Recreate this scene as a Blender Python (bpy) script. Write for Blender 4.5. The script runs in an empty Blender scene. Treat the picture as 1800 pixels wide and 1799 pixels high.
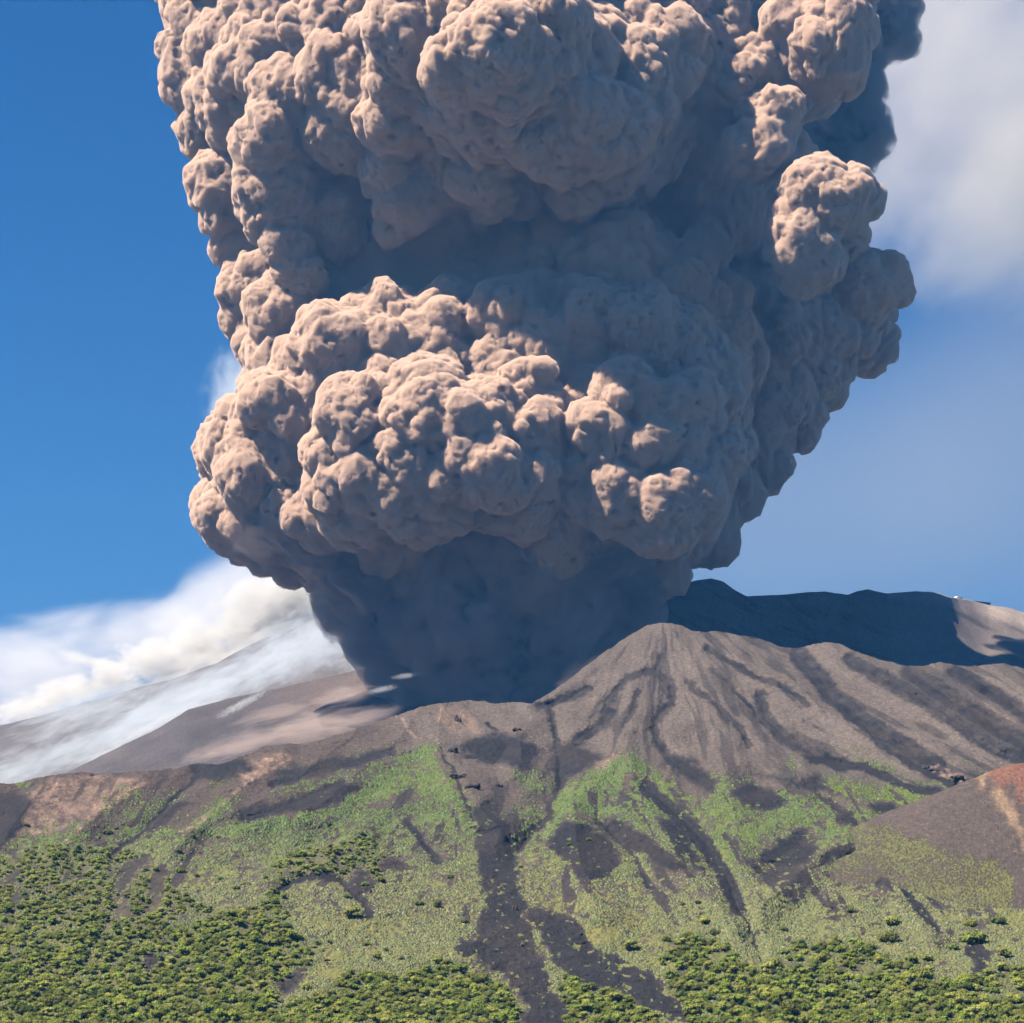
import bpy, bmesh, math, random
import numpy as np
from mathutils import Vector, Matrix, Euler

# ------------------------------------------------------------------ camera
F = 4234.0            # focal length in pixels of the 1800 px wide photograph (24 degrees)
VH = 1900.0           # row of the horizon
scene = bpy.context.scene
C = scene.collection
cam_d = bpy.data.cameras.new('camera')
cam = bpy.data.objects.new('camera', cam_d)
C.objects.link(cam)
cam.location = (0, 0, 0)
cam.rotation_euler = (math.radians(90), 0, 0)
cam_d.sensor_width = 36
cam_d.lens = 36 * F / 1800
cam_d.shift_y = (VH - 899.5) / 1800
cam_d.clip_start = 1
cam_d.clip_end = 120000
scene.camera = cam

# ------------------------------------------------------------------ sky, sun, exposure
SUN_AZ = math.radians(-107)      # from straight ahead (+Y), negative = left
SUN_EL = math.radians(56)
sd = Vector((math.sin(SUN_AZ) * math.cos(SUN_EL), math.cos(SUN_AZ) * math.cos(SUN_EL), math.sin(SUN_EL)))
world = bpy.data.worlds.new('World')
scene.world = world
world.use_nodes = True
wn, wl = world.node_tree.nodes, world.node_tree.links
wn.clear()
w_out = wn.new('ShaderNodeOutputWorld')
w_bg = wn.new('ShaderNodeBackground')
w_sky = wn.new('ShaderNodeTexSky')
w_sky.sky_type = 'NISHITA'
w_sky.sun_disc = False
w_sky.sun_elevation = SUN_EL
w_sky.sun_rotation = SUN_AZ
w_sky.altitude = 2600
w_sky.air_density = 1.0
w_sky.dust_density = 0.0
w_sky.ozone_density = 3.0
w_bg.inputs['Strength'].default_value = 0.051
w_hs = wn.new('ShaderNodeHueSaturation')
w_hs.inputs['Saturation'].default_value = 1.35
w_hs.inputs['Value'].default_value = 0.95
w_hs.inputs['Hue'].default_value = 0.508
wl.new(w_sky.outputs[0], w_hs.inputs['Color'])
w_cap = wn.new('ShaderNodeVectorMath'); w_cap.operation = 'MINIMUM'     # the glow round the sun is left to the sun lamp
w_cap.inputs[1].default_value = (0.64, 2.05, 5.3)
wl.new(w_hs.outputs[0], w_cap.inputs[0])
wl.new(w_cap.outputs[0], w_bg.inputs['Color'])
wl.new(w_bg.outputs[0], w_out.inputs['Surface'])

sun_d = bpy.data.lights.new('sun', 'SUN')
sun_d.energy = 5.0
sun_d.angle = math.radians(0.5)
sun_d.color = (1.0, 0.93, 0.84)
sun = bpy.data.objects.new('sun', sun_d)
C.objects.link(sun)
sun.rotation_euler = sd.to_track_quat('Z', 'Y').to_euler()
sun.location = (-2000, -500, 3000)

scene.view_settings.view_transform = 'Standard'
scene.view_settings.look = 'None'
scene.view_settings.exposure = 1.15
scene.view_settings.gamma = 1.0
scene.view_settings.use_curve_mapping = False
cy = scene.cycles
cy.use_denoising = True
cy.max_bounces = 7
cy.diffuse_bounces = 0
cy.glossy_bounces = 1
cy.transmission_bounces = 2
cy.volume_bounces = 2
cy.transparent_max_bounces = 16
cy.volume_max_steps = 256
cy.sample_clamp_indirect = 4

rng = np.random.default_rng(7)
random.seed(7)

# ------------------------------------------------------------------ helpers
def tag(o, label=None, cat=None, group=None, kind=None):
    if label: o['label'] = label
    if cat: o['category'] = cat
    if group: o['group'] = group
    if kind: o['kind'] = kind
    return o

def px(u, v, D):
    """point seen at pixel (u, v) of the photograph at depth D metres"""
    return np.array([(u - 900.0) / F * D, D, (VH - v) / F * D])

def mesh_obj(name, co, faces, mat, parent=None, smooth=True, link=True):
    """co (n,3) array, faces (m,k) int array"""
    me = bpy.data.meshes.new(name)
    co = np.asarray(co, dtype=np.float32)
    faces = np.asarray(faces, dtype=np.int32)
    n, (m, k) = len(co), faces.shape
    me.vertices.add(n); me.vertices.foreach_set('co', co.ravel())
    me.loops.add(m * k); me.loops.foreach_set('vertex_index', faces.ravel())
    me.polygons.add(m)
    me.polygons.foreach_set('loop_start', np.arange(0, m * k, k, dtype=np.int32))
    me.polygons.foreach_set('loop_total', np.full(m, k, dtype=np.int32))
    me.polygons.foreach_set('use_smooth', np.full(m, smooth, dtype=bool))
    me.update(calc_edges=True)
    if mat: me.materials.append(mat)
    o = bpy.data.objects.new(name, me)
    if link: C.objects.link(o)
    if parent: o.parent = parent
    return o

def grid_faces(nr, nc):
    i = np.arange(nr - 1)[:, None] * nc + np.arange(nc - 1)[None, :]
    return np.stack([i, i + 1, i + nc + 1, i + nc], -1).reshape(-1, 4)

def hash01(ix, iy, iz=0, seed=0):
    h = (ix.astype(np.int64) * 374761393 + iy.astype(np.int64) * 668265263 + np.asarray(iz).astype(np.int64) * 2147483647 + seed * 974711) & 0xffffffff
    h = ((h ^ (h >> 13)) * 1274126177) & 0xffffffff
    h = ((h ^ (h >> 16)) * 2246822519) & 0xffffffff
    h = h ^ (h >> 15)
    return (h & 0xffffff) / float(0x1000000)

def noise2(x, y, seed=0):
    ix, iy = np.floor(x), np.floor(y)
    fx, fy = x - ix, y - iy
    ix = ix.astype(np.int64); iy = iy.astype(np.int64)
    fx = fx * fx * (3 - 2 * fx); fy = fy * fy * (3 - 2 * fy)
    a = hash01(ix, iy, 0, seed); b = hash01(ix + 1, iy, 0, seed)
    c = hash01(ix, iy + 1, 0, seed); d = hash01(ix + 1, iy + 1, 0, seed)
    return ((a * (1 - fx) + b * fx) * (1 - fy) + (c * (1 - fx) + d * fx) * fy) * 2 - 1

def fbm2(x, y, octv=5, seed=0, gain=0.5):
    s, a, t = 0.0, 1.0, 0.0
    for k in range(octv):
        s = s + a * noise2(x * 2 ** k + 17.3 * k, y * 2 ** k - 9.1 * k, seed + k)
        t += a; a *= gain
    return s / t

def noise3(p, seed=0):
    i = np.floor(p); f = p - i; i = i.astype(np.int64)
    f = f * f * (3 - 2 * f)
    r = 0.0
    for dx in (0, 1):
        wx = f[:, 0] if dx else 1 - f[:, 0]
        for dy in (0, 1):
            wy = f[:, 1] if dy else 1 - f[:, 1]
            for dz in (0, 1):
                wz = f[:, 2] if dz else 1 - f[:, 2]
                r = r + wx * wy * wz * hash01(i[:, 0] + dx, i[:, 1] + dy, i[:, 2] + dz, seed)
    return r * 2 - 1

def worley3(p, seed=0):
    """distance to the nearest feature point"""
    i = np.floor(p).astype(np.int64)
    best = np.full(len(p), 9.0)
    for dx in (-1, 0, 1):
        for dy in (-1, 0, 1):
            for dz in (-1, 0, 1):
                c = i + np.array([dx, dy, dz])
                fp = np.stack([hash01(c[:, 0], c[:, 1], c[:, 2], seed + q) for q in (1, 2, 3)], 1)
                d = ((c + fp - p) ** 2).sum(1)
                best = np.minimum(best, d)
    return np.sqrt(best)

def interp(pts, u):
    p = np.array(pts, float)
    return np.interp(u, p[:, 0], p[:, 1])

def sstep(x, a, b):
    t = np.clip((x - a) / (b - a), 0, 1)
    return t * t * (3 - 2 * t)

def in_poly(U, V, poly):
    P = np.array(poly, float)
    x0, y0 = P.min(0); x1, y1 = P.max(0)
    out = np.zeros(U.shape, bool)
    m = (U >= x0) & (U <= x1) & (V >= y0) & (V <= y1)
    u, v = U[m], V[m]
    r = np.zeros(u.shape, bool)
    n = len(P)
    for i in range(n):
        xa, ya = P[i]; xb, yb = P[(i + 1) % n]
        if ya == yb: continue
        c = ((ya > v) != (yb > v)) & (u < (xb - xa) * (v - ya) / (yb - ya) + xa)
        r ^= c
    out[m] = r
    return out

def dist_line(U, V, pts, margin=80):
    P = np.array(pts, float)
    out = np.full(U.shape, 1e3)
    m = (U >= P[:, 0].min() - margin) & (U <= P[:, 0].max() + margin) & (V >= P[:, 1].min() - margin) & (V <= P[:, 1].max() + margin)
    u, v = U[m], V[m]
    best = np.full(u.shape, 1e3)
    for a, b in zip(P[:-1], P[1:]):
        ab = b - a
        t = np.clip(((u - a[0]) * ab[0] + (v - a[1]) * ab[1]) / (ab @ ab), 0, 1)
        best = np.minimum(best, np.hypot(u - a[0] - t * ab[0], v - a[1] - t * ab[1]))
    out[m] = best
    return out

def poly_soft(U, V, poly, soft=6):
    """1 inside, falling to 0 over a few pixels at the edge"""
    d = dist_line(U, V, list(poly) + [poly[0]], 30)
    ins = in_poly(U, V, poly)
    sdist = np.where(ins, d, -d)
    return sstep(sdist, -soft * 0.5, soft * 0.5)

def lin(r, g, b):
    f = lambda c: (c / 255 / 12.92) if c <= 10.3 else ((c / 255 + 0.055) / 1.055) ** 2.4
    return np.array([f(r), f(g), f(b)])

def set_col(o, name, rgba):
    a = o.data.attributes.new(name, 'FLOAT_COLOR', 'POINT')
    a.data.foreach_set('color', np.asarray(rgba, np.float32).ravel())

# ------------------------------------------------------------------ node helpers
def new_mat(name):
    m = bpy.data.materials.new(name); m.use_nodes = True
    nt = m.node_tree; nt.nodes.clear()
    out = nt.nodes.new('ShaderNodeOutputMaterial')
    return m, nt, out

def N(nt, t, **kw):
    n = nt.nodes.new(t)
    for k, v in kw.items():
        if k in n.inputs.keys(): n.inputs[k].default_value = v
        else: setattr(n, k, v)
    return n

def math_n(nt, op, a, b=None, c=None, clamp=False):
    n = nt.nodes.new('ShaderNodeMath'); n.operation = op; n.use_clamp = clamp
    for i, x in enumerate((a, b, c)):
        if x is None: continue
        if isinstance(x, (int, float)): n.inputs[i].default_value = x
        else: nt.links.new(x, n.inputs[i])
    return n.outputs[0]

def mix_n(nt, f, a, b, mode='MIX'):
    n = nt.nodes.new('ShaderNodeMix'); n.data_type = 'RGBA'; n.blend_type = mode
    for i, x in ((0, f), (6, a), (7, b)):
        if isinstance(x, (int, float)): n.inputs[i].default_value = x
        elif isinstance(x, (tuple, list, np.ndarray)): n.inputs[i].default_value = (*x[:3], 1)
        else: nt.links.new(x, n.inputs[i])
    return n.outputs[2]

def ramp_n(nt, fac, stops):
    n = nt.nodes.new('ShaderNodeMapRange')
    n.interpolation_type = 'SMOOTHSTEP'
    n.inputs[1].default_value, n.inputs[2].default_value = stops
    nt.links.new(fac, n.inputs[0])
    return n.outputs[0]

def pos_n(nt, scale=(1, 1, 1), loc=(0, 0, 0), rot=(0, 0, 0)):
    t = nt.nodes.new('ShaderNodeTexCoord'); mp = nt.nodes.new('ShaderNodeMapping')
    mp.inputs['Scale'].default_value = scale; mp.inputs['Location'].default_value = loc; mp.inputs['Rotation'].default_value = rot
    nt.links.new(t.outputs['Object'], mp.inputs[0])
    return mp.outputs[0]

def noise_n(nt, vec, scale, detail=4, rough=0.5, dist=0.0):
    n = nt.nodes.new('ShaderNodeTexNoise')
    n.inputs['Scale'].default_value = scale; n.inputs['Detail'].default_value = detail
    n.inputs['Roughness'].default_value = rough; n.inputs['Distortion'].default_value = dist
    nt.links.new(vec, n.inputs['Vector'])
    return n.outputs['Fac']

def voro_n(nt, vec, scale, feature='F1', rnd=1.0):
    n = nt.nodes.new('ShaderNodeTexVoronoi'); n.feature = feature
    n.inputs['Scale'].default_value = scale; n.inputs['Randomness'].default_value = rnd
    nt.links.new(vec, n.inputs['Vector'])
    return n

# terrain material: soil colour and plant colour come from attributes, the fine break-up from noise
def terrain_mat(name, clump=0.16, bump=1.0):
    m, nt, out = new_mat(name)
    L = nt.links
    soil = N(nt, 'ShaderNodeAttribute', attribute_name='soil')
    veg = N(nt, 'ShaderNodeAttribute', attribute_name='veg')
    p = pos_n(nt, (1, 0.42, 1))
    n1 = noise_n(nt, p, clump, 5, 0.62)
    n2 = noise_n(nt, p, 0.022, 4, 0.6)
    v = voro_n(nt, p, clump * 1.3)
    big = math_n(nt, 'MULTIPLY_ADD', n2, 0.9, -0.45)
    f = math_n(nt, 'ADD', math_n(nt, 'MULTIPLY_ADD', n1, 2.0, -1.0), veg.outputs['Alpha'])
    f = math_n(nt, 'ADD', f, big)
    f = math_n(nt, 'SUBTRACT', f, math_n(nt, 'MULTIPLY', v.outputs['Distance'], 0.35))
    f = ramp_n(nt, f, (0.28, 0.52))
    f = math_n(nt, 'MULTIPLY', f, ramp_n(nt, veg.outputs['Alpha'], (0.02, 0.2)))
    # colour variation
    n3 = noise_n(nt, p, 0.5, 4, 0.7)
    n4 = noise_n(nt, p, 0.012, 4, 0.6)
    vv = math_n(nt, 'MULTIPLY_ADD', n3, 1.3, 0.35)
    vc = mix_n(nt, 1.0, veg.outputs['Color'], vv, 'MULTIPLY')
    vc = mix_n(nt, ramp_n(nt, n4, (0.45, 0.7)), vc, mix_n(nt, 1.0, vc, (1.12, 1.05, 0.85), 'MULTIPLY'))
    bz = N(nt, 'ShaderNodeSeparateColor')
    L.new(v.outputs['Color'], bz.inputs[0])
    vc = mix_n(nt, math_n(nt, 'MULTIPLY', bz.outputs[0], 0.5), vc, mix_n(nt, 1.0, vc, (0.62, 0.75, 0.8), 'MULTIPLY'))
    n5 = noise_n(nt, p, 0.25, 6, 0.75)
    sv = math_n(nt, 'MULTIPLY_ADD', n5, 1.9, 0.05)
    sc = mix_n(nt, 1.0, soil.outputs['Color'], sv, 'MULTIPLY')
    rock = ramp_n(nt, noise_n(nt, p, 0.33, 5, 0.8), (0.56, 0.66))
    rock = math_n(nt, 'MULTIPLY', rock, math_n(nt, 'MULTIPLY_ADD', soil.outputs['Alpha'], .85, .12))
    sc = mix_n(nt, rock, sc, mix_n(nt, 1.0, sc, (2.5, 2.35, 2.2), 'MULTIPLY'))
    col = mix_n(nt, f, sc, vc)
    bs = N(nt, 'ShaderNodeBsdfPrincipled', Roughness=0.95)
    bs.inputs['Specular IOR Level'].default_value = 0.1
    L.new(col, bs.inputs['Base Color'])
    h = math_n(nt, 'ADD', math_n(nt, 'MULTIPLY', n5, 3.0), math_n(nt, 'MULTIPLY', f, math_n(nt, 'MULTIPLY_ADD', v.outputs['Distance'], -1.6, 2.2)))
    h = math_n(nt, 'ADD', h, math_n(nt, 'MULTIPLY', n3, 1.0))
    b = N(nt, 'ShaderNodeBump', Distance=bump)
    b.inputs['Strength'].default_value = 0.8
    L.new(h, b.inputs['Height']); L.new(b.outputs[0], bs.inputs['Normal'])
    L.new(bs.outputs[0], out.inputs['Surface'])
    return m

# ------------------------------------------------------------------ the front hillside
RIDGE = [(-400,1400),(0,1377),(23,1378),(45,1374),(70,1366),(117,1360),(148,1358),(185,1361),(249,1355),(311,1351),(342,1342),(389,1343),(428,1329),(467,1312),
         (502,1308),(537,1308),(576,1296),(622,1284),(661,1270),(700,1257),(740,1242),(775,1236),(805,1234),(830,1231),(850,1233),(870,1238),
         (885,1236),(900,1234),(935,1237),(960,1222),(1000,1195),(1050,1155),(1080,1135),(1110,1115),(1140,1099),(1152,1096),(1180,1096),(1200,1100),
         (1215,1108),(1240,1111),(1265,1110),(1300,1117),(1320,1119),(1345,1126),(1370,1137),(1395,1141),(1425,1134),(1450,1129),(1475,1131),(1500,1144),
         (1540,1158),(1590,1170),(1620,1172),(1650,1165),(1700,1172),(1740,1168),(1765,1166),(1785,1172),(1800,1176),(2200,1260)]  # right of the cone the crest is partly shaped along the plume's shadow edge

CRESTS = [  # (points, depth gain in m, half width in px) : spurs stand nearer to the camera
    ([(1165,1097),(1110,1130),(1040,1180),(950,1235)], 30, 40),
    ([(1165,1097),(1130,1180),(1110,1260),(1100,1320),(1130,1400),(1180,1480)], 40, 60),
    ([(1175,1097),(1230,1180),(1260,1250),(1300,1330),(1400,1360),(1500,1400)], 45, 50),
    ([(1200,1105),(1300,1160),(1420,1230),(1540,1300),(1690,1375)], 60, 45),
    ([(1340,1130),(1400,1190),(1480,1230),(1600,1300),(1760,1370)], 0, 40),
    ([(1455,1130),(1540,1190),(1640,1250),(1800,1340)], 55, 36),
    ([(1500,1144),(1600,1200),(1720,1280),(1850,1350)], 35, 22),
    ([(1640,1167),(1720,1230),(1820,1290)], 50, 30),
    ([(1740,1170),(1810,1220),(1870,1260)], 40, 30),
    ([(1445,1190),(1480,1225),(1560,1270),(1650,1320)], 30, 30),
    ([(1090,1330),(1040,1380),(990,1440)], 30, 50),
    ([(1270,1360),(1290,1440),(1310,1520)], 35, 60),
    ([(1530,1440),(1450,1500),(1340,1590)], 40, 45),
    ([(1490,1480),(1560,1540),(1640,1640)], 35, 40),
    ([(1010,1440),(1020,1520),(1060,1620)], 40, 60),
    ([(1090,1440),(1180,1510),(1290,1620)], 30, 40),
    ([(780,1240),(770,1320),(830,1400),(880,1460)], 40, 50),
    ([(740,1242),(690,1310),(660,1330),(560,1420),(420,1460)], 45, 50),
    ([(620,1290),(560,1340),(470,1400),(380,1440)], 25, 35),
    ([(500,1320),(440,1370),(360,1440),(300,1500)], 35, 30),
    ([(260,1360),(170,1430),(100,1500)], 35, 35),
    ([(130,1360),(60,1400),(10,1470)], 25, 30),
    ([(910,1290),(920,1340),(900,1360)], 35, 28),
    ([(470,1550),(560,1525),(640,1460)], 30, 40),
    ([(560,1545),(610,1570),(650,1610)], 18, 30),
    ([(400,1620),(540,1600),(620,1640),(800,1690)], 20, 60),
]
GULLIES = [  # (points, depth loss m, half width, ash half width px)
    ([(967,1244),(975,1289),(978,1333),(984,1384),(964,1411),(969,1435),(935,1462),(911,1493)], 45, 40, 5),
    ([(1165,1155),(1150,1180),(1178,1200),(1180,1235),(1152,1270),(1152,1300),(1180,1335),(1222,1365)], 28, 22, 8),
    ([(1245,1140),(1290,1168),(1330,1190),(1385,1212),(1420,1238)], 26, 16, 5),
    ([(1335,1225),(1345,1265),(1378,1300),(1430,1325),(1480,1345)], 30, 26, 12),
    ([(1210,1200),(1240,1225),(1270,1250),(1298,1280),(1318,1312)], 20, 14, 5),
    ([(1255,1180),(1285,1205),(1310,1235),(1330,1260)], 16, 12, 4),
    ([(1400,1150),(1440,1190),(1462,1222),(1500,1252),(1575,1300),(1650,1350)], 45, 34, 16),
    ([(1495,1160),(1550,1190),(1625,1232),(1690,1275),(1750,1315),(1810,1340)], 30, 26, 13),
    ([(1600,1182),(1650,1215),(1700,1245),(1750,1280),(1810,1310)], 34, 26, 17),
    ([(1680,1180),(1725,1205),(1780,1240),(1820,1270)], 30, 22, 13),
    ([(1035,1208),(990,1230),(945,1243)], 18, 18, 7),
    ([(1075,1250),(1050,1280),(1015,1302)], 18, 16, 9),
    ([(1140,1180),(1100,1192),(1072,1228),(1060,1252)], 16, 14, 6),
    ([(1120,1215),(1112,1250),(1095,1275)], 14, 12, 5),
    ([(1430,1335),(1520,1350),(1600,1385),(1650,1392)], 24, 22, 6),
    ([(1500,1262),(1560,1315),(1640,1360),(1680,1385)], 26, 16, 8),
    ([(1135,1385),(1190,1430),(1240,1485),(1275,1545),(1300,1598)], 30, 26, 13),
    ([(1300,1600),(1320,1640),(1345,1700)], 18, 22, 2),
    ([(1560,1520),(1600,1580),(1650,1635)], 22, 22, 5),
    ([(1440,1400),(1500,1440),(1520,1480)], 16, 20, 4),
    ([(1060,1450),(1110,1500),(1140,1560)], 20, 24, 4),
    ([(350,1360),(300,1410),(250,1460),(200,1500)], 24, 26, 3),
    ([(600,1375),(520,1410),(430,1438)], 18, 20, 6),
    ([(690,1318),(620,1340),(540,1360),(480,1380)], 14, 16, 6),
    ([(490,1566),(520,1547),(560,1538),(595,1545),(610,1562),(640,1590),(650,1610)], 12, 16, 5),
    ([(720,1450),(742,1478),(768,1515)], 10, 14, 5),
    ([(780,1330),(800,1360),(815,1400),(835,1440)], 22, 18, 2),
    ([(860,1275),(890,1310),(870,1340),(820,1330)], 20, 24, 3),
    ([(460,1640),(480,1690),(500,1740)], 12, 22, 2),
    ([(205,1590),(185,1630),(160,1680)], 10, 16, 1),
]
ASH = [
    [(838,1420),(832,1470),(848,1520),(855,1570),(836,1600),(832,1640),(808,1672),(840,1692),(885,1712),(915,1755),(930,1850),(1012,1850),(985,1760),(965,1715),(938,1650),(918,1570),(905,1500),(890,1450),(870,1400)],
    [(930,1590),(975,1600),(1008,1620),(1030,1655),(1100,1690),(1160,1720),(1200,1760),(1230,1799),(1190,1799),(1090,1745),(1010,1738),(985,1700),(950,1650)],
    [(985,1442),(1010,1438),(1050,1460),(1080,1490),(1090,1520),(1070,1545),(1030,1550),(1000,1530),(975,1500),(970,1470)],
    [(1055,1450),(1080,1437),(1110,1450),(1150,1480),(1190,1500),(1205,1520),(1185,1535),(1140,1515),(1100,1490),(1070,1470)],
    [(1285,1395),(1310,1380),(1350,1385),(1380,1400),(1385,1420),(1350,1430),(1320,1425),(1295,1410)],
    [(1340,1500),(1370,1470),(1410,1455),(1440,1475),(1430,1500),(1400,1520),(1370,1530),(1340,1520)],
    [(1420,1530),(1450,1500),(1480,1478),(1510,1490),(1540,1520),(1560,1550),(1567,1572),(1540,1560),(1510,1535),(1480,1515),(1450,1520)],
    [(1610,1520),(1625,1525),(1650,1560),(1665,1595),(1655,1600),(1630,1570),(1612,1545)],
    [(1690,1657),(1730,1658),(1748,1675),(1735,1690),(1722,1712),(1705,1710),(1695,1680)],
    [(1470,1425),(1500,1420),(1510,1440),(1495,1455),(1475,1445)],
    [(1530,1412),(1560,1408),(1590,1420),(1560,1432),(1535,1428)],
    [(-300,1385),(0,1390),(50,1395),(62,1420),(30,1465),(0,1500),(-300,1560)],
    [(400,1435),(450,1415),(500,1405),(545,1398),(600,1372),(640,1383),(600,1410),(540,1425),(480,1432),(430,1447)],
    [(470,1355),(540,1345),(620,1328),(690,1308),(700,1322),(640,1343),(560,1363),(490,1375)],
    [(250,1455),(290,1425),(320,1405),(332,1410),(300,1440),(265,1462)],
    [(330,1345),(420,1335),(450,1350),(400,1375),(340,1370)],
    [(665,1520),(690,1505),(703,1510),(700,1530),(680,1535)],
    [(612,1540),(625,1530),(650,1535),(655,1550),(640,1570),(658,1607),(645,1600),(625,1575)],
    [(720,1450),(735,1462),(762,1500),(772,1516),(755,1512),(735,1485)],
    [(480,1745),(500,1720),(530,1702),(535,1712),(510,1735),(490,1748)],
    [(215,1705),(250,1685),(285,1672),(275,1695),(265,1720),(255,1715),(250,1700)],
    [(960,1310),(985,1300),(1040,1315),(1060,1332),(1010,1362),(985,1388),(975,1350)],
    [(1172,1328),(1220,1340),(1262,1372),(1242,1400),(1210,1382),(1180,1350)],
    [(1320,1358),(1400,1368),(1440,1360),(1480,1392),(1430,1388),(1380,1378)],
    [(808,1312),(850,1292),(930,1292),(950,1320),(940,1352),(880,1345),(830,1345)],
    [(1150,1440),(1190,1440),(1215,1480),(1240,1530),(1215,1520),(1180,1480)],
    [(850,1440),(900,1430),(895,1480),(900,1560),(860,1560)],
]
GREEN = [  # polygon, density, colour (sRGB of the plants themselves)
    ([(700,1325),(740,1308),(770,1310),(775,1340),(800,1380),(840,1410),(845,1432),(800,1425),(740,1400),(700,1390),(640,1425),(560,1452),(470,1472),(400,1465),(420,1442),(500,1432),(560,1412),(620,1392),(660,1360)], 1.0, 0),
    ([(500,1362),(560,1340),(640,1320),(700,1312),(700,1340),(640,1375),(560,1395),(480,1402)], 0.55, 0),
    ([(965,1415),(985,1390),(1020,1360),(1060,1345),(1100,1315),(1130,1320),(1150,1350),(1190,1380),(1220,1410),(1240,1440),(1200,1450),(1150,1440),(1100,1435),(1020,1440),(985,1440)], 1.0, 0),
    ([(1240,1370),(1270,1355),(1310,1360),(1330,1380),(1290,1390),(1290,1415),(1320,1440),(1380,1425),(1400,1395),(1450,1400),(1490,1440),(1500,1470),(1450,1480),(1420,1450),(1350,1480),(1330,1520),(1290,1520),(1255,1470),(1235,1420)], 0.85, 0),
    ([(1430,1380),(1460,1362),(1500,1370),(1540,1380),(1600,1370),(1668,1385),(1640,1402),(1590,1422),(1540,1412),(1500,1410),(1450,1400)], 1.0, 1),
    ([(1465,1320),(1500,1320),(1550,1340),(1590,1355),(1640,1380),(1600,1375),(1540,1365),(1490,1345)], 0.7, 0),
    ([(1360,1345),(1390,1325),(1420,1345),(1400,1370),(1370,1365)], 0.5, 0),
    ([(1525,1275),(1560,1300),(1600,1330),(1580,1335),(1540,1305)], 0.5, 0),
    ([(1690,1340),(1720,1345),(1745,1362),(1720,1362)], 0.7, 0),
    ([(890,1360),(930,1352),(978,1375),(975,1400),(950,1405),(920,1390)], 0.7, 0),
    ([(880,1420),(930,1408),(965,1430),(950,1460),(900,1500),(885,1470)], 0.7, 0),
    ([(20,1368),(60,1370),(50,1386),(25,1386)], 0.8, 0),
    ([(170,1405),(240,1375),(320,1398),(300,1440),(240,1465),(180,1445)], 0.55, 0),
    ([(340,1440),(380,1402),(425,1395),(405,1430),(360,1470),(300,1475)], 0.75, 0),
    ([(60,1450),(140,1440),(200,1470),(120,1500),(30,1500)], 0.4, 0),
    ([(480,1330),(520,1320),(500,1345)], 0.3, 0),
    ([(370,1372),(400,1365),(395,1385),(372,1390)], 0.5, 1),
]
MEADOW = [(-400,1500),(0,1495),(100,1480),(200,1468),(300,1470),(380,1468),(480,1455),(650,1435),(760,1420),(850,1438),(900,1455),(980,1440),
          (1080,1432),(1200,1440),(1260,1440),(1330,1420),(1400,1400),(1500,1430),(1560,1440),(1620,1430),(2200,1430)]
ROCK = [
    ([(60,1385),(90,1367),(150,1361),(230,1365),(262,1376),(200,1402),(150,1440),(80,1468),(20,1475),(50,1430)], 0.75),
    ([(410,1356),(450,1335),(500,1320),(515,1335),(480,1355),(430,1375)], 1.0),
    ([(1045,1350),(1080,1325),(1130,1342),(1140,1375),(1110,1395),(1080,1380)], 0.8),
    ([(770,1245),(800,1238),(830,1260),(850,1290),(800,1290),(770,1270)], 0.7),
    ([(1400,1300),(1440,1320),(1600,1375),(1700,1400),(1640,1345),(1500,1290)], 0.0),
]
ROCKLINES = [([(500,1328),(445,1365),(400,1405),(345,1450)], 5), ([(235,1385),(180,1420),(150,1445),(118,1482)], 6),
             ([(290,1500),(245,1530),(208,1588),(186,1630),(160,1680),(140,1712)], 3.0),
             ([(345,1450),(300,1470)], 3), ([(700,1260),(735,1300)], 3), ([(1690,1370),(1640,1350)], 7)]
C_ASH, C_SOIL, C_ROCK, C_BROWN = np.array([.026,.025,.028]), np.array([.112,.092,.081]), np.array([.24,.165,.13]), np.array([.072,.055,.050])
C_GREEN = [np.array([.115,.150,.050]), np.array([.13,.16,.042]), np.array([.165,.168,.072])]
FOREST = [
    [(-300,1490),(0,1512),(60,1492),(130,1490),(200,1492),(270,1520),(300,1560),(350,1590),(400,1600),(455,1592),(478,1560),(508,1578),(500,1640),(560,1662),(540,1700),(500,1750),(450,1799),(440,1850),(-300,1850)],
    [(465,1550),(475,1520),(520,1500),(590,1482),(640,1465),(690,1490),(668,1530),(640,1560),(612,1550),(590,1535),(540,1535),(500,1552)],
    [(430,1799),(560,1745),(620,1705),(700,1722),(750,1690),(800,1690),(822,1710),(880,1732),(908,1762),(915,1850),(400,1850)],
    [(985,1732),(1010,1720),(1060,1732),(1110,1762),(1150,1782),(1190,1850),(1015,1850),(990,1775)],
    [(1160,1682),(1200,1650),(1262,1642),(1300,1692),(1350,1712),(1400,1662),(1480,1652),(1530,1672),(1560,1692),(1632,1682),(1640,1722),(1700,1722),(1800,1692),(2100,1690),(2100,1850),(1240,1850),(1200,1762),(1170,1732)],
]

S_SL, D0 = 0.36, 1500.0
def base_depth(U, V):
    z0 = (VH - 1830) / F * D0
    return F * (z0 - S_SL * D0) / ((VH - V) - F * S_SL)

def relief(U, V):
    g = 0.0
    for pts, amp, w in CRESTS:
        if amp: g = g + amp * np.clip(1 - dist_line(U, V, pts, w + 5) / w, 0, 1) ** 1.15
    for pts, amp, w, _ in GULLIES:
        g = g - amp * np.clip(1 - dist_line(U, V, pts, w + 5) / w, 0, 1) ** 1.3
    return g

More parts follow.
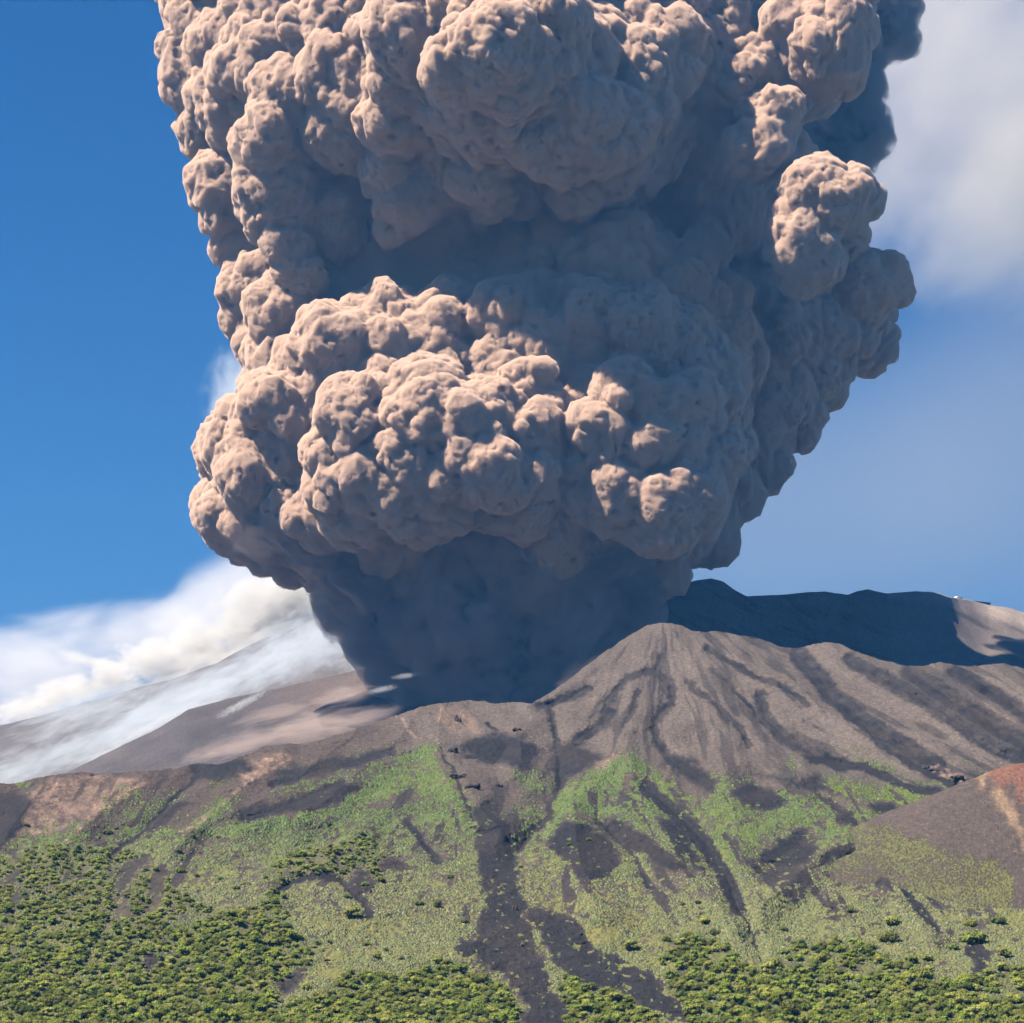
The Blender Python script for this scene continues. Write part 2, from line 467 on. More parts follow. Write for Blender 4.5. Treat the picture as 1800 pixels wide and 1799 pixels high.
def front_depth(U, V):
    wu = U + 7 * fbm2(U / 40, V / 28, 3, 11)
    wv = V + 5 * fbm2(U / 40, V / 28, 3, 12)
    D = base_depth(U, V)
    g = relief(wu, wv)
    D = D - g * 0.75
    # radial ribs below the summits
    ang = np.arctan2(V - 1030, U - 1165); rad = np.hypot(U - 1165, V - 1060)
    rib = fbm2(ang * 8 + 0.5 * fbm2(U / 50, V / 50, 3, 22), rad / 120, 4, 21)
    wgt = sstep(V, 1090, 1140) * (1 - sstep(V, 1360, 1460)) * sstep(U, 950, 1050)
    D = D - 13 * rib * wgt
    x = (U - 900) / F * D; y = D
    D = D - 30 * fbm2(x / 240, y / 300, 3, 31) * (1 + .0 * x)
    rid = 1 - 2 * np.abs(fbm2(x / 75, y / 110, 4, 41))
    D = D - 9 * rid
    D = D - 4.5 * fbm2(x / 16, y / 22, 4, 51) - 2.2 * np.abs(noise2(x / 7, y / 9, 61)) - 1.0 * noise2(x / 3, y / 4, 62)
    return D

def build_front():
    us = np.concatenate([np.arange(-1460, -262, 12.0), np.arange(-260, 2061, 1.7), np.arange(2070, 3260, 12.0)])
    rid = interp(RIDGE, us) + 1.6 * fbm2(us / 14, us * 0, 4, 5) + 0.8 * noise2(us / 3, us * 0, 6)
    nr = 470
    t = np.linspace(0, 1, nr)[:, None] ** 1.02
    U = np.repeat(us[None, :], nr, 0)
    V = rid[None, :] + (1850 - rid[None, :]) * t
    D = front_depth(U, V)
    global GU, GV, GD, GRID_RID, GVEG, GASH, GFOR, GCOL, GNR
    GU, GV, GD, GRID_RID, GNR = us, V, D, rid, nr
    # behind the crest the ground falls away, below the frame it runs out to the valley
    P = np.stack([(U - 900) / F * D, D, (VH - V) / F * D], -1)
    back = []
    for k, (dy, dz) in enumerate(((700, -420), (300, -150), (90, -38), (25, -7))):
        b = P[0].copy(); b[:, 1] += dy; b[:, 2] += dz; b[:, 0] *= 1 + dy / 3000; back.append(b)
    front = []
    for dy, z in ((90, None), (250, -40), (600, -80), (900, -92)):
        b = P[-1].copy(); b[:, 1] -= dy; b[:, 0] *= 1.0
        b[:, 2] = (P[-1][:, 2] - 22) if z is None else z + 5 * fbm2(us / 60, us * 0 + dy, 3, 3)
        front.append(b)
    P = np.concatenate([np.array(back), P, np.array(front)], 0)
    Ue = np.concatenate([np.repeat(U[:1], 4, 0), U, np.repeat(U[:1], 4, 0)]); Ve = np.concatenate([np.repeat(V[:1], 4, 0), V, np.repeat(V[-1:] + 20, 4, 0)])
    # ---- masks
    wu = Ue + 7 * fbm2(Ue / 22, Ve / 15, 4, 71) + 3 * noise2(Ue / 5, Ve / 4, 72)
    wv = Ve + 5 * fbm2(Ue / 22, Ve / 15, 4, 73) + 2 * noise2(Ue / 5, Ve / 4, 74)
    sh = Ue.shape
    lowV = Ve - interp(MEADOW, Ue) + 24
    soil = np.zeros(sh + (3,)); soil[:] = C_SOIL
    var = fbm2(Ue / 60, Ve / 30, 4, 81)
    soil *= (1 + 0.22 * var)[..., None]
    m = sstep(Ve, 1290, 1400) * (Ue < 1350) + sstep(Ve, 1330, 1430) * (Ue >= 1350)
    soil = soil * (1 - 0.55 * m[..., None]) + C_BROWN * 0.55 * m[..., None]
    lf = (1 - sstep(Ue, 640, 760)) * (Ve < 1480)
    soil = soil * (1 - 0.65 * lf[..., None]) + C_BROWN * 0.9 * 0.65 * lf[..., None]
    rocky = np.clip(0.55 + 0.8 * fbm2(Ue / 40, Ve / 20, 3, 83), 0, 1) * (Ve < 1400)
    for poly, w in ROCK:
        if w:
            k = poly_soft(wu, wv, poly, 12) * w * np.clip(0.6 + 0.9 * fbm2(Ue / 12, Ve / 7, 4, 84), 0, 1)
            soil = soil * (1 - k[..., None]) + C_ROCK * k[..., None]; rocky = np.maximum(rocky, k)
    ash = np.zeros(sh)
    for pts, amp, w, aw in GULLIES:
        d = dist_line(wu, wv, pts, aw * 2 + 15)
        ash = np.maximum(ash, 1 - sstep(d, aw * 0.75, aw * 1.25 + 2))
    ash *= np.where(Ve < 1330, 0.9 + 0.35 * fbm2(Ue / 12, Ve / 8, 4, 88), 1.0)
    au = wu + 17 * fbm2(Ue / 42, Ve / 26, 3, 77) + 6 * fbm2(Ue / 9, Ve / 7, 3, 78); av = wv + 11 * fbm2(Ue / 42, Ve / 26, 3, 79) + 4 * fbm2(Ue / 9, Ve / 7, 3, 80)
    for poly in ASH:
        sm = poly_soft(au, av, poly, 16)
        ash = np.maximum(ash, sm)
    rv = fbm2((Ue - 1000) / 26 + (Ve - 1300) * np.where(Ue > 1050, -.022, np.where(Ue < 800, .022, 0)), Ve / 70, 4, 96)
    ash = np.maximum(ash, .75 * sstep(rv, .30, .48) * sstep(Ve, 1330, 1400) * (1 - sstep(Ve, 1560, 1680)))
    rv2 = fbm2(Ue / 22, Ve / 14, 4, 99)
    ash = np.maximum(ash, .55 * sstep(rv2, .38, .5) * sstep(Ve, 1400, 1450))
    # streaks of ash and rock running down from the summit
    ang = np.arctan2(Ve - 1030, Ue - 1165); rad = np.hypot(Ue - 1165, Ve - 1060)
    st = fbm2(ang * 15 + 0.45 * fbm2(Ue / 45, Ve / 45, 3, 90), rad / 110, 4, 91)
    st2 = fbm2((Ue * 0.5 - Ve) / 16, (Ue + Ve * 0.5) / 120, 4, 92)
    st = np.where(Ue > 1400, st2, st)
    ash = np.maximum(ash, 0.6 * sstep(st, 0.14, 0.34) * (Ve < 1420) * (Ue > 950))
    ac = C_ASH * (1 + 0.15 * fbm2(Ue / 30, Ve / 20, 3, 85))[..., None]
    brown = sstep(fbm2(Ue / 70, Ve / 40, 3, 86), 0.0, 0.35)[..., None]
    ac = ac * (1 - 0.35 * brown) + C_BROWN * 0.75 * 0.35 * brown
    soil = soil * (1 - ash[..., None]) + ac * ash[..., None]
    rocky = rocky * (1 - ash)
    for pts, w in ROCKLINES:
        k = (1 - sstep(dist_line(wu, wv, pts, 30), w * 0.5, w * 1.4)) * np.clip(0.55 + 1.3 * fbm2(Ue / 9, Ve / 7, 3, 87), 0, 1)
        soil = soil * (1 - k[..., None]) + C_ROCK * .95 * k[..., None]; rocky = np.maximum(rocky, k); ash = ash * (1 - k)
    # vegetation
    veg = 0.60 * sstep(lowV + 12 * fbm2(Ue / 30, Ve / 20, 4, 93), -12, 22) + 0.12 * sstep(Ve, 1560, 1640)
    veg = veg + 0.22 * fbm2(Ue / 55, Ve / 26, 4, 94) * (veg > 0.05)
    fade = np.clip((Ve - 1430) / 130, 0, 1)
    vc = C_GREEN[0] * (1 - fade[..., None]) + C_GREEN[2] * fade[..., None]
    gn = fbm2(Ue / 34, Ve / 20, 4, 97); gn2 = fbm2(Ue / 16, Ve / 9, 4, 98)
    for poly, dn, ci in GREEN:
        k = poly_soft(wu + 14 * gn, wv + 9 * gn2, poly, 34)
        veg = np.maximum(veg, k * dn * 1.0 * np.clip(0.8 + 0.5 * gn2, 0, 1)); vc = vc * (1 - k[..., None]) + C_GREEN[ci] * k[..., None]
    fk = np.zeros(sh)
    for poly in FOREST:
        fk = np.maximum(fk, poly_soft(wu, wv, poly, 14))
    veg = np.clip(veg + 0.0 * fk, 0, 1.2); vc = vc * (1 - 0.5 * fk[..., None]) + np.array([.11,.115,.04]) * 0.5 * fk[..., None]
    soil = soil * (1 - 0.4 * fk[..., None] * (1 - ash[..., None])) + np.array([.15,.14,.08]) * 0.4 * fk[..., None] * (1 - ash[..., None])
    spill = np.clip(ash * 1.1 - 0.9 * sstep(fbm2(Ue / 9, Ve / 6, 4, 95), 0.12, 0.4), 0, 1)
    veg = veg * (1 - spill)
    veg = np.where((Ue > 1350) & (Ve < 1330), veg * 0.8, veg)
    GVEG, GASH, GFOR, GCOL = veg[4:-4], ash[4:-4], fk[4:-4], vc[4:-4]
    fc = grid_faces(P.shape[0], P.shape[1])
    o = mesh_obj('hillside', P.reshape(-1, 3), fc, terrain_mat('hillside_ground'))
    set_col(o, 'soil', np.concatenate([np.clip(soil, 0.01, 1), rocky[..., None]], -1))
    set_col(o, 'veg', np.concatenate([np.clip(vc, 0.005, 1), np.clip(veg, 0, 1)[..., None]], -1))
    tag(o, 'steep volcanic hillside with green meadow patches, ash gullies and a stony summit', kind='structure')
    return o

hill = build_front()

def ground_at(u, v):
    """world point and grid indices of the hillside seen at pixels (u, v)"""
    u = np.asarray(u, float); v = np.asarray(v, float)
    c = np.clip(np.interp(u, GU, np.arange(len(GU))), 0, len(GU) - 1.001)
    rid = np.interp(u, GU, GRID_RID)
    t = np.clip((v - rid) / (1850 - rid), 0, 1) ** (1 / 1.02)
    r = np.clip(t * (GNR - 1), 0, GNR - 1.001)
    c0, r0 = c.astype(int), r.astype(int); fc, fr = c - c0, r - r0
    D = (GD[r0, c0] * (1 - fc) + GD[r0, c0 + 1] * fc) * (1 - fr) + (GD[r0 + 1, c0] * (1 - fc) + GD[r0 + 1, c0 + 1] * fc) * fr
    return np.stack([(u - 900) / F * D, D, (VH - v) / F * D], -1), r0, c0

# ------------------------------------------------------------------ the slopes behind
def sheet(name, sil, vbot, dfun, seed, soilc, amp=(25, 8, 3), du=3.0, nr=220, urange=(-260, 2060), label='', post=None, stretch=None):
    us = np.arange(urange[0], urange[1] + 1, du)
    rid = interp(sil, us) + 1.0 * fbm2(us / 20, us * 0, 4, seed)
    t = np.linspace(0, 1, nr)[:, None]
    U = np.repeat(us[None, :], nr, 0)
    V = rid[None, :] + (vbot - rid[None, :]) * t
    D = dfun(U, V, t)
    x = (U - 900) / F * D
    sa, sb = (x, D) if stretch is None else stretch(x, D)
    D = D - amp[0] * fbm2(sa / 300, sb / 300, 3, seed + 1) - amp[1] * (1 - 2 * np.abs(fbm2(sa / 90, sb / 90, 4, seed + 2))) - amp[2] * fbm2(sa / 22, sb / 22, 4, seed + 3)
    P = np.stack([(U - 900) / F * D, D, (VH - V) / F * D], -1)
    back = []
    for dy, dz in ((2500, -900), (700, -200), (120, -18)):
        b = P[0].copy(); b[:, 1] += dy; b[:, 2] += dz; b[:, 0] *= 1 + dy / 6000; back.append(b)
    P = np.concatenate([np.array(back), P], 0)
    U = np.concatenate([np.repeat(U[:1], 3, 0), U]); V = np.concatenate([np.repeat(V[:1], 3, 0), V])
    soil = np.zeros(U.shape + (3,)); soil[:] = soilc
    soil *= (1 + 0.25 * fbm2(U / 60, V / 25, 4, seed + 5))[..., None]
    veg = np.zeros(U.shape + (4,))
    if post is not None: soil = post(U, V, soil)
    o = mesh_obj(name, P.reshape(-1, 3), grid_faces(P.shape[0], P.shape[1]), SLOPE_MAT)
    set_col(o, 'soil', np.concatenate([np.clip(soil, .01, 1), np.full(U.shape + (1,), .3)], -1))
    set_col(o, 'veg', veg)
    tag(o, label, kind='structure')
    return o

SLOPE_MAT = terrain_mat('bare_slope_ash', 0.08, 1.5)
def crater_post(U, V, soil):
    st = fbm2((U * 0.5 - V) / 18, (U + V * .5) / 140, 4, 301)
    soil = soil * (1 - 0.45 * sstep(st, 0.05, 0.35))[..., None]
    k = (1 - sstep(V - interp([(1500,1040),(1640,1050),(1800,1095),(2060,1150)], U), -5, 18)) * (U > 1560)  # sunlit crest beyond the plume shadow, painted as paler soil
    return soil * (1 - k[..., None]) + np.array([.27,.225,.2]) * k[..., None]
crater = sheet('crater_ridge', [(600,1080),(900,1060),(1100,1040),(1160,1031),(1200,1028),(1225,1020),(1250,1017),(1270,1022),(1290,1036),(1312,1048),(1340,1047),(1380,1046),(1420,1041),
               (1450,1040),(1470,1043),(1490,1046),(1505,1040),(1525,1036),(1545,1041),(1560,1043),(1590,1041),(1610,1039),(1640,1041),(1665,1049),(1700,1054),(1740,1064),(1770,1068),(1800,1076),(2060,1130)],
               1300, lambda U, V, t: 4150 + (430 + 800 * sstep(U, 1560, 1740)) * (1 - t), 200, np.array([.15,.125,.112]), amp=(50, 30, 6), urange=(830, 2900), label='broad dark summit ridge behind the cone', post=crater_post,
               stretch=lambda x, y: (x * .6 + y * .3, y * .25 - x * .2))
far = sheet('far_slope', [(-1100,1440),(-260,1345),(0,1276),(80,1256),(200,1221),(250,1207),(300,1195),(380,1166),(430,1139),(470,1119),(500,1112),(560,1085),(700,1050),(900,1030)],
            1460, lambda U, V, t: 6400 - 1500 * t, 400, np.array([.12,.105,.10]), amp=(30, 14, 4), urange=(-1100, 900), label='long hazy flank of the volcano on the far left',
            stretch=lambda x, y: (x * .3 + y * .1, y - x * .8))
def flank_post(U, V, soil):
    st = fbm2((U * 0.42 + V) / 12, (U - V * .4) / 120, 4, 501)
    soil = soil * (1 + 0.35 * st)[..., None]
    k = sstep(U, 430, 560) * (1 - sstep(U, 640, 800))
    return soil * (1 - 0.4 * k[..., None]) + np.array([.17,.125,.105]) * 0.4 * k[..., None]
flank = sheet('lava_flank', [(-1100,1470),(-260,1450),(50,1390),(110,1362),(200,1318),(280,1280),(330,1248),(400,1229),(480,1212),(560,1194),(640,1175),(720,1165),(900,1150),(1150,1120),(1300,1110)],
              1580, lambda U, V, t: 4500 - 1450 * t, 500, np.array([.085,.073,.072]), amp=(22, 10, 4), urange=(-1100, 1300), label='smooth dark lava flank below the eruption', post=flank_post,
              stretch=lambda x, y: (x * .25 + y * .1, y - x * .7))

# valley ground out to the horizon
gm, gnt, gout = new_mat('valley_ground')
gb = N(gnt, 'ShaderNodeBsdfPrincipled', Roughness=1.0)
gnt.links.new(mix_n(gnt, noise_n(gnt, pos_n(gnt), 0.01, 6, 0.6), (.06,.075,.03), (.12,.12,.06)), gb.inputs['Base Color'])
gnt.links.new(gb.outputs[0], gout.inputs['Surface'])
R = 12000
g = mesh_obj('ground', [(-R, -R, -100), (R, -R, -100), (R, R, -100), (-R, R, -100)], [(0, 1, 2, 3)], gm)
tag(g, 'green valley floor spreading below the volcano', kind='structure')

# ------------------------------------------------------------------ haze
def box(name, x0, x1, y0, y1, z0, z1, mat, parent=None):
    co = [(x, y, z) for z in (z0, z1) for y in (y0, y1) for x in (x0, x1)]
    fs = [(0, 2, 3, 1), (4, 5, 7, 6), (0, 1, 5, 4), (1, 3, 7, 5), (3, 2, 6, 7), (2, 0, 4, 6)]
    return mesh_obj(name, co, fs, mat, parent, smooth=False)
HAZE = 2.4e-5
hm, hnt, hout = new_mat('haze_air')
pv = N(hnt, 'ShaderNodeVolumePrincipled', Density=HAZE, Anisotropy=0.0)
pv.inputs['Color'].default_value = (0.12, 0.42, 1.0, 1)
pv.inputs['Absorption Color'].default_value = (1, 1, 1, 1)
hnt.links.new(pv.outputs[0], hout.inputs['Volume'])

# ------------------------------------------------------------------ the eruption plume
PD = 4250.0
LOBES = [  # u, v, radius px, depth offset (negative = nearer)   -- in photograph pixels, about a metre each
 # lower left lit bulge
 (475,860,92,-120),(525,800,100,-160),(430,915,50,-80),(545,905,75,-170),(425,800,52,-60),(398,905,34,-40),(600,840,80,-190),(470,935,45,-100),(480,765,50,-60),(510,750,50,-90),
 # lit dome in the middle
 (760,785,120,-330),(850,790,112,-330),(680,800,105,-300),(640,860,75,-280),(740,860,70,-330),(905,850,60,-330),(700,730,60,-250),(935,790,60,-280),(1000,865,55,-290),(1040,925,38,-260),(985,910,45,-240),
 # shoulder above it
 (490,650,36,-60),(520,660,45,-80),(590,640,75,-180),(690,575,50,-180),(640,680,85,-200),(655,600,50,-190),(740,620,60,-200),(785,580,52,-180),(560,700,60,-150),(760,680,70,-180),
 # shaded cluster on the right
 (930,620,95,-190),(1075,500,92,-130),(1200,555,95,-160),(1150,680,130,-250),(1275,635,55,-150),(1195,810,75,-350),(1085,695,24,-400),(1125,722,20,-400),(1050,765,24,-380),(1145,800,26,-420),(1180,715,14,-420),(1080,860,34,-380),(925,665,16,-340),(1225,695,16,-420),(1190,870,75,-380),(1000,740,95,-220),(1235,750,70,-150),(1085,800,70,-230),(1110,600,90,-200),(1020,620,80,-200),
 (1000,480,80,-60),
 # right rear mass
 (1330,560,120,60),(1290,700,115,60),(1400,575,72,20),(1390,480,85,20),(1425,650,52,60),(1375,740,48,60),(1310,800,50,50),(1255,880,45,0),(1230,930,32,-40),(1390,440,60,0),
 # right arm
 (1435,368,42,-400),(1490,352,34,-400),(1465,430,42,-330),(1405,395,26,-400),(1430,460,30,-380),(1405,425,24,-390),(1475,500,62,-20),(1548,498,32,-340),(1525,485,26,-340),(1505,565,60,10),(1520,600,30,20),(1460,610,50,30),
 # body
 (610,430,140,110),(575,280,125,60),(440,385,42,10),(480,520,58,10),(455,590,32,-10),(500,130,120,-60),(410,150,52,-20),(350,165,36,10),(345,110,30,20),(420,50,75,-30),(370,30,40,0),(580,60,110,-120),(385,215,34,10),
 (398,320,20,-20),(400,400,22,-10),(408,430,18,0),(700,90,115,-180),(735,170,72,-240),(690,150,45,-230),(780,300,110,-60),(720,290,42,-210),(725,370,36,-200),(780,270,50,-210),(870,255,58,-260),(845,300,38,-250),
 (860,70,135,-160),(1000,170,220,-120),(1200,150,170,-160),(1340,70,100,-150),(1430,75,50,-330),(1465,60,36,-380),(1455,110,32,-380),(1345,215,34,-330),(1325,270,26,-330),(1400,130,55,-140),(1250,300,150,-30),(1000,350,175,110),(1150,380,160,90),(1340,250,48,-60),(1345,300,30,-50),(850,440,180,130),(1050,470,160,110),
 (850,560,180,110),(1050,600,200,60),(700,540,120,80),(620,560,110,40),(900,740,210,0),(1100,780,170,0),(700,820,150,-60),(1060,95,60,-280),(1140,220,60,-220),(930,210,70,-210),
 (880,120,140,-390),(990,190,105,-320),(1080,90,140,-180),(1240,150,110,-150),(770,90,120,-330),(1100,180,80,-200),
 (600,330,60,-60),(640,420,52,-30),(560,400,58,-50),(660,250,50,-130),(705,460,50,10),(620,500,60,0),
 # left chain of bright knots
 (480,245,42,-170),(500,290,38,-160),(478,330,34,-160),(500,375,34,-150),(505,430,28,-140),(515,480,24,-140),(490,550,28,-120),(520,585,28,-110),(520,200,60,-170),(600,150,60,-220),(610,210,45,-210),
 # darkening throat
 (860,915,150,-40),(1010,910,115,-50),(700,930,130,-70),(590,955,80,-60),(1120,920,90,-40),(500,965,34,-30),
 # above the frame
 (450,-90,140,0),(650,-120,190,-60),(900,-130,230,-80),(1150,-120,230,-60),(1380,-90,150,-40),(800,-330,260,0),(1100,-340,280,0),(560,-330,200,20),(1350,-300,200,40),(1000,-560,300,60),(700,-560,220,60),
]
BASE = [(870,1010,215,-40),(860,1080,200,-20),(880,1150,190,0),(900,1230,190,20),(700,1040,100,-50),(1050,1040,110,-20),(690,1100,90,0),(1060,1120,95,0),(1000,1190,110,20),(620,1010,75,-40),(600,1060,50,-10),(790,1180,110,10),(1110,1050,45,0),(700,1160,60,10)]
TRAIL = [(1400,260,95,330),(1450,150,110,360),(1480,255,58,340),(1525,235,44,280),(1490,230,60,280),(1480,300,55,280),(1550,40,70,330),(1500,-40,90,330),(1430,60,120,380),(1520,30,70,380),(1560,-10,60,380),(1500,90,40,370),(1400,380,70,300),(1550,-150,120,400),(1420,320,60,320)]

_ico = {}
def ico(sub):
    if sub not in _ico:
        b = bmesh.new(); bmesh.ops.create_icosphere(b, subdivisions=sub, radius=1)
        _ico[sub] = (np.array([v.co[:] for v in b.verts]), np.array([[v.index for v in f.verts] for f in b.faces])); b.free()
    return _ico[sub]

def lobe_world(l):
    D = PD + l[3] + max(0.0, l[0] - 1000) * (0.60 if l[3] > -300 else 0.38)
    return np.array([*px(l[0], l[1], D), l[2] * D / F * 0.83])

def rand_dirs(n, r):
    d = r.normal(size=(n, 3)); return d / np.linalg.norm(d, axis=1)[:, None]

def grow(lobes, seed, n1=17, n2=8, r1=(.30, .48), r2=(.30, .48), n3=0):
    r = np.random.default_rng(seed)
    big = np.array([lobe_world(l) for l in lobes])
    levels = [big]
    cur = big
    for n, rr in ((n1, r1), (n2, r2), (n3, (.3, .45))):
        if not n: continue
        ch = []
        for s in cur:
            d = rand_dirs(n, r)
            rad = s[3] * r.uniform(*rr, n)
            ch.append(np.concatenate([s[:3] + d * (s[3] * r.uniform(.74, .96, n))[:, None], rad[:, None]], 1))
        ch = np.concatenate(ch)
        # drop the ones buried deep inside another lobe
        keep = np.ones(len(ch), bool)
        for b in big:
            dist = np.linalg.norm(ch[:, :3] - b[:3], axis=1)
            keep &= dist > b[3] - ch[:, 3] * 0.8
        ch = ch[keep]
        levels.append(ch); cur = ch
    return np.concatenate(levels)

def billow_mesh(name, spheres, voxel, mat, bumps, parent=None, warp=(14, 160), seed=0, squash=1.0):
    vs, fs, n = [], [], 0
    for s in spheres:
        iv, ff = ico(3 if s[3] > 90 else (2 if s[3] > 22 else 1))
        vs.append(iv * s[3] + s[:3]); fs.append(ff + n); n += len(iv)
    o = mesh_obj(name, np.concatenate(vs), np.concatenate(fs), None, None)
    md = o.modifiers.new('remesh', 'REMESH'); md.mode = 'VOXEL'; md.voxel_size = voxel; md.adaptivity = 0
    dg = bpy.context.evaluated_depsgraph_get()
    me = bpy.data.meshes.new_from_object(o.evaluated_get(dg))
    old = o.data; o.modifiers.clear(); o.data = me; bpy.data.meshes.remove(old)
    me.name = name
    nv = len(me.vertices)
    co = np.empty(nv * 3, np.float32); me.vertices.foreach_get('co', co); co = co.reshape(-1, 3).astype(np.float64)
    a, L = warp
    for k in range(2):
        q = co / (L / 2.3 ** k)
        co = co + a / 2.0 ** k * np.stack([noise3(q + 31 * k, seed + 1), noise3(q + 57 + 31 * k, seed + 2), noise3(q + 91 + 31 * k, seed + 3)], 1)
    nr = np.empty(nv * 3, np.float32)
    for i, (amp, size) in enumerate(bumps):
        me.vertices.foreach_set('co', co.astype(np.float32).ravel()); me.update()
        me.vertex_normals.foreach_get('vector', nr)
        nn = nr.reshape(-1, 3).astype(np.float64)
        w = worley3(co / size + 0.35 * noise3(co / size / 1.5, seed + 40 + i)[:, None], seed + 10 * i)
        h = 1 - np.clip(w / 0.85, 0, 1.2) ** 2
        am = amp * (0.55 + 0.65 * np.clip(noise3(co / (size * 5), seed + 70 + i) + .5, 0, 1.3))
        co = co + nn * (am * np.clip(h - 0.1, -0.1, 1))[:, None]
    me.vertices.foreach_set('co', co.astype(np.float32).ravel()); me.update()
    if bumps:      # a second pass merges the bulges that grew into each other
        md = o.modifiers.new('remesh', 'REMESH'); md.mode = 'VOXEL'; md.voxel_size = voxel * .92; md.adaptivity = 0
        me2 = bpy.data.meshes.new_from_object(o.evaluated_get(bpy.context.evaluated_depsgraph_get()))
        o.modifiers.clear(); o.data = me2; bpy.data.meshes.remove(me); me = me2; me.name = name
    me.polygons.foreach_set('use_smooth', np.ones(len(me.polygons), bool))
    me.update()
    me.materials.clear(); me.materials.append(mat)
    if parent: o.parent = parent
    print(name, nv)
    return o

def ash_mat(name, col, bump=1.0, scale=0.06):
    m, nt, out = new_mat(name)
    p = pos_n(nt)
    dn = N(nt, 'ShaderNodeTexNoise', Scale=scale * 0.8, Detail=3.0)
    nt.links.new(p, dn.inputs['Vector'])
    wv = mix_n(nt, 0.06, p, dn.outputs['Color'], 'ADD')
    va = N(nt, 'ShaderNodeVectorMath', operation='MULTIPLY_ADD')
    nt.links.new(dn.outputs['Color'], va.inputs[0]); va.inputs[1].default_value = (9, 9, 9); nt.links.new(p, va.inputs[2])
    v1 = voro_n(nt, va.outputs[0], scale, 'SMOOTH_F1'); v1.inputs['Smoothness'].default_value = 0.2
    v2 = voro_n(nt, va.outputs[0], scale * 2.3, 'SMOOTH_F1'); v2.inputs['Smoothness'].default_value = 0.2
    h = math_n(nt, 'ADD', math_n(nt, 'MULTIPLY', v1.outputs['Distance'], -6.0), math_n(nt, 'MULTIPLY', v2.outputs['Distance'], -2.5))
    b = N(nt, 'ShaderNodeBump', Distance=bump); b.inputs['Strength'].default_value = 0.7
    nt.links.new(h, b.inputs['Height'])
    bs = N(nt, 'ShaderNodeBsdfPrincipled', Roughness=1.0)
    bs.inputs['Specular IOR Level'].default_value = 0.0
    n = noise_n(nt, p, 0.004, 3)
    c = mix_n(nt, ramp_n(nt, n, (.4, .6)), col, [x * .88 for x in col])
    nt.links.new(c, bs.inputs['Base Color'])
    nt.links.new(b.outputs[0], bs.inputs['Normal'])
    nt.links.new(bs.outputs[0], out.inputs['Surface'])
    return m

plume = bpy.data.objects.new('ash_plume', None); C.objects.link(plume)
tag(plume, 'towering brown and slate blue ash plume boiling up from behind the front hill', 'ash plume')
import time as _t
_t0 = _t.time()
AM = ash_mat('ash_billows', [.56, .38, .29])
def skin_mat(name, col, dens, aniso=0.0, grain=None):
    m, nt, out = new_mat(name)
    v = N(nt, 'ShaderNodeVolumePrincipled', Density=dens, Anisotropy=aniso)
    v.inputs['Color'].default_value = (*col, 1)
    nt.links.new(v.outputs[0], out.inputs['Volume'])
    m.cycles.homogeneous_volume = grain is None
    if grain:      # torn, grainy density
        nz = noise_n(nt, pos_n(nt), grain[0], 4, .62, .4)
        nt.links.new(math_n(nt, 'MULTIPLY', ramp_n(nt, nz, grain[1]), dens), v.inputs['Density'])
        m.cycles.volume_step_rate = grain[2]
    return m
def smoky(name, lobes, gseed, core_mat, sk_mat, voxel, shrink, bumps, seed, g=(17, 8), cvox=2.0, warp=(14, 160)):
    sp = grow(lobes, gseed, *g)
    billow_mesh(name + '_smoke', sp, voxel, sk_mat, bumps, plume, seed=seed, warp=warp)
    c = sp[sp[:, 3] > shrink * 1.6].copy(); c[:, 3] -= shrink
    billow_mesh(name, c, voxel * cvox, core_mat, (), plume, seed=seed, warp=warp)
smoky('billowing_column', LOBES, 3, AM, skin_mat('ash_smoke', (.97, .765, .63), 0.50, grain=(0.065, (.35, .60), .03)), 2.7, 7.0, ((34, 85), (22, 40), (11, 20), (5.5, 10)), 5, cvox=2.2)
print('plume', _t.time() - _t0)
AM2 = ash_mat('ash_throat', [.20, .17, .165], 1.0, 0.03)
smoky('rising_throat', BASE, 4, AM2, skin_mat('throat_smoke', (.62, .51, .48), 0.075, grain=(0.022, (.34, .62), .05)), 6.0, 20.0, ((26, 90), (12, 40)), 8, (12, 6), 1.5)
AM3 = ash_mat('ash_drift', [.20, .19, .20], 1.0, 0.05)
smoky('trailing_cloud', TRAIL, 6, AM3, skin_mat('drift_smoke', (.42, .42, .46), 0.06, grain=(0.025, (.36, .6), .06)), 6.0, 18.0, ((20, 60), (12, 28)), 9, (14, 6), 1.5)

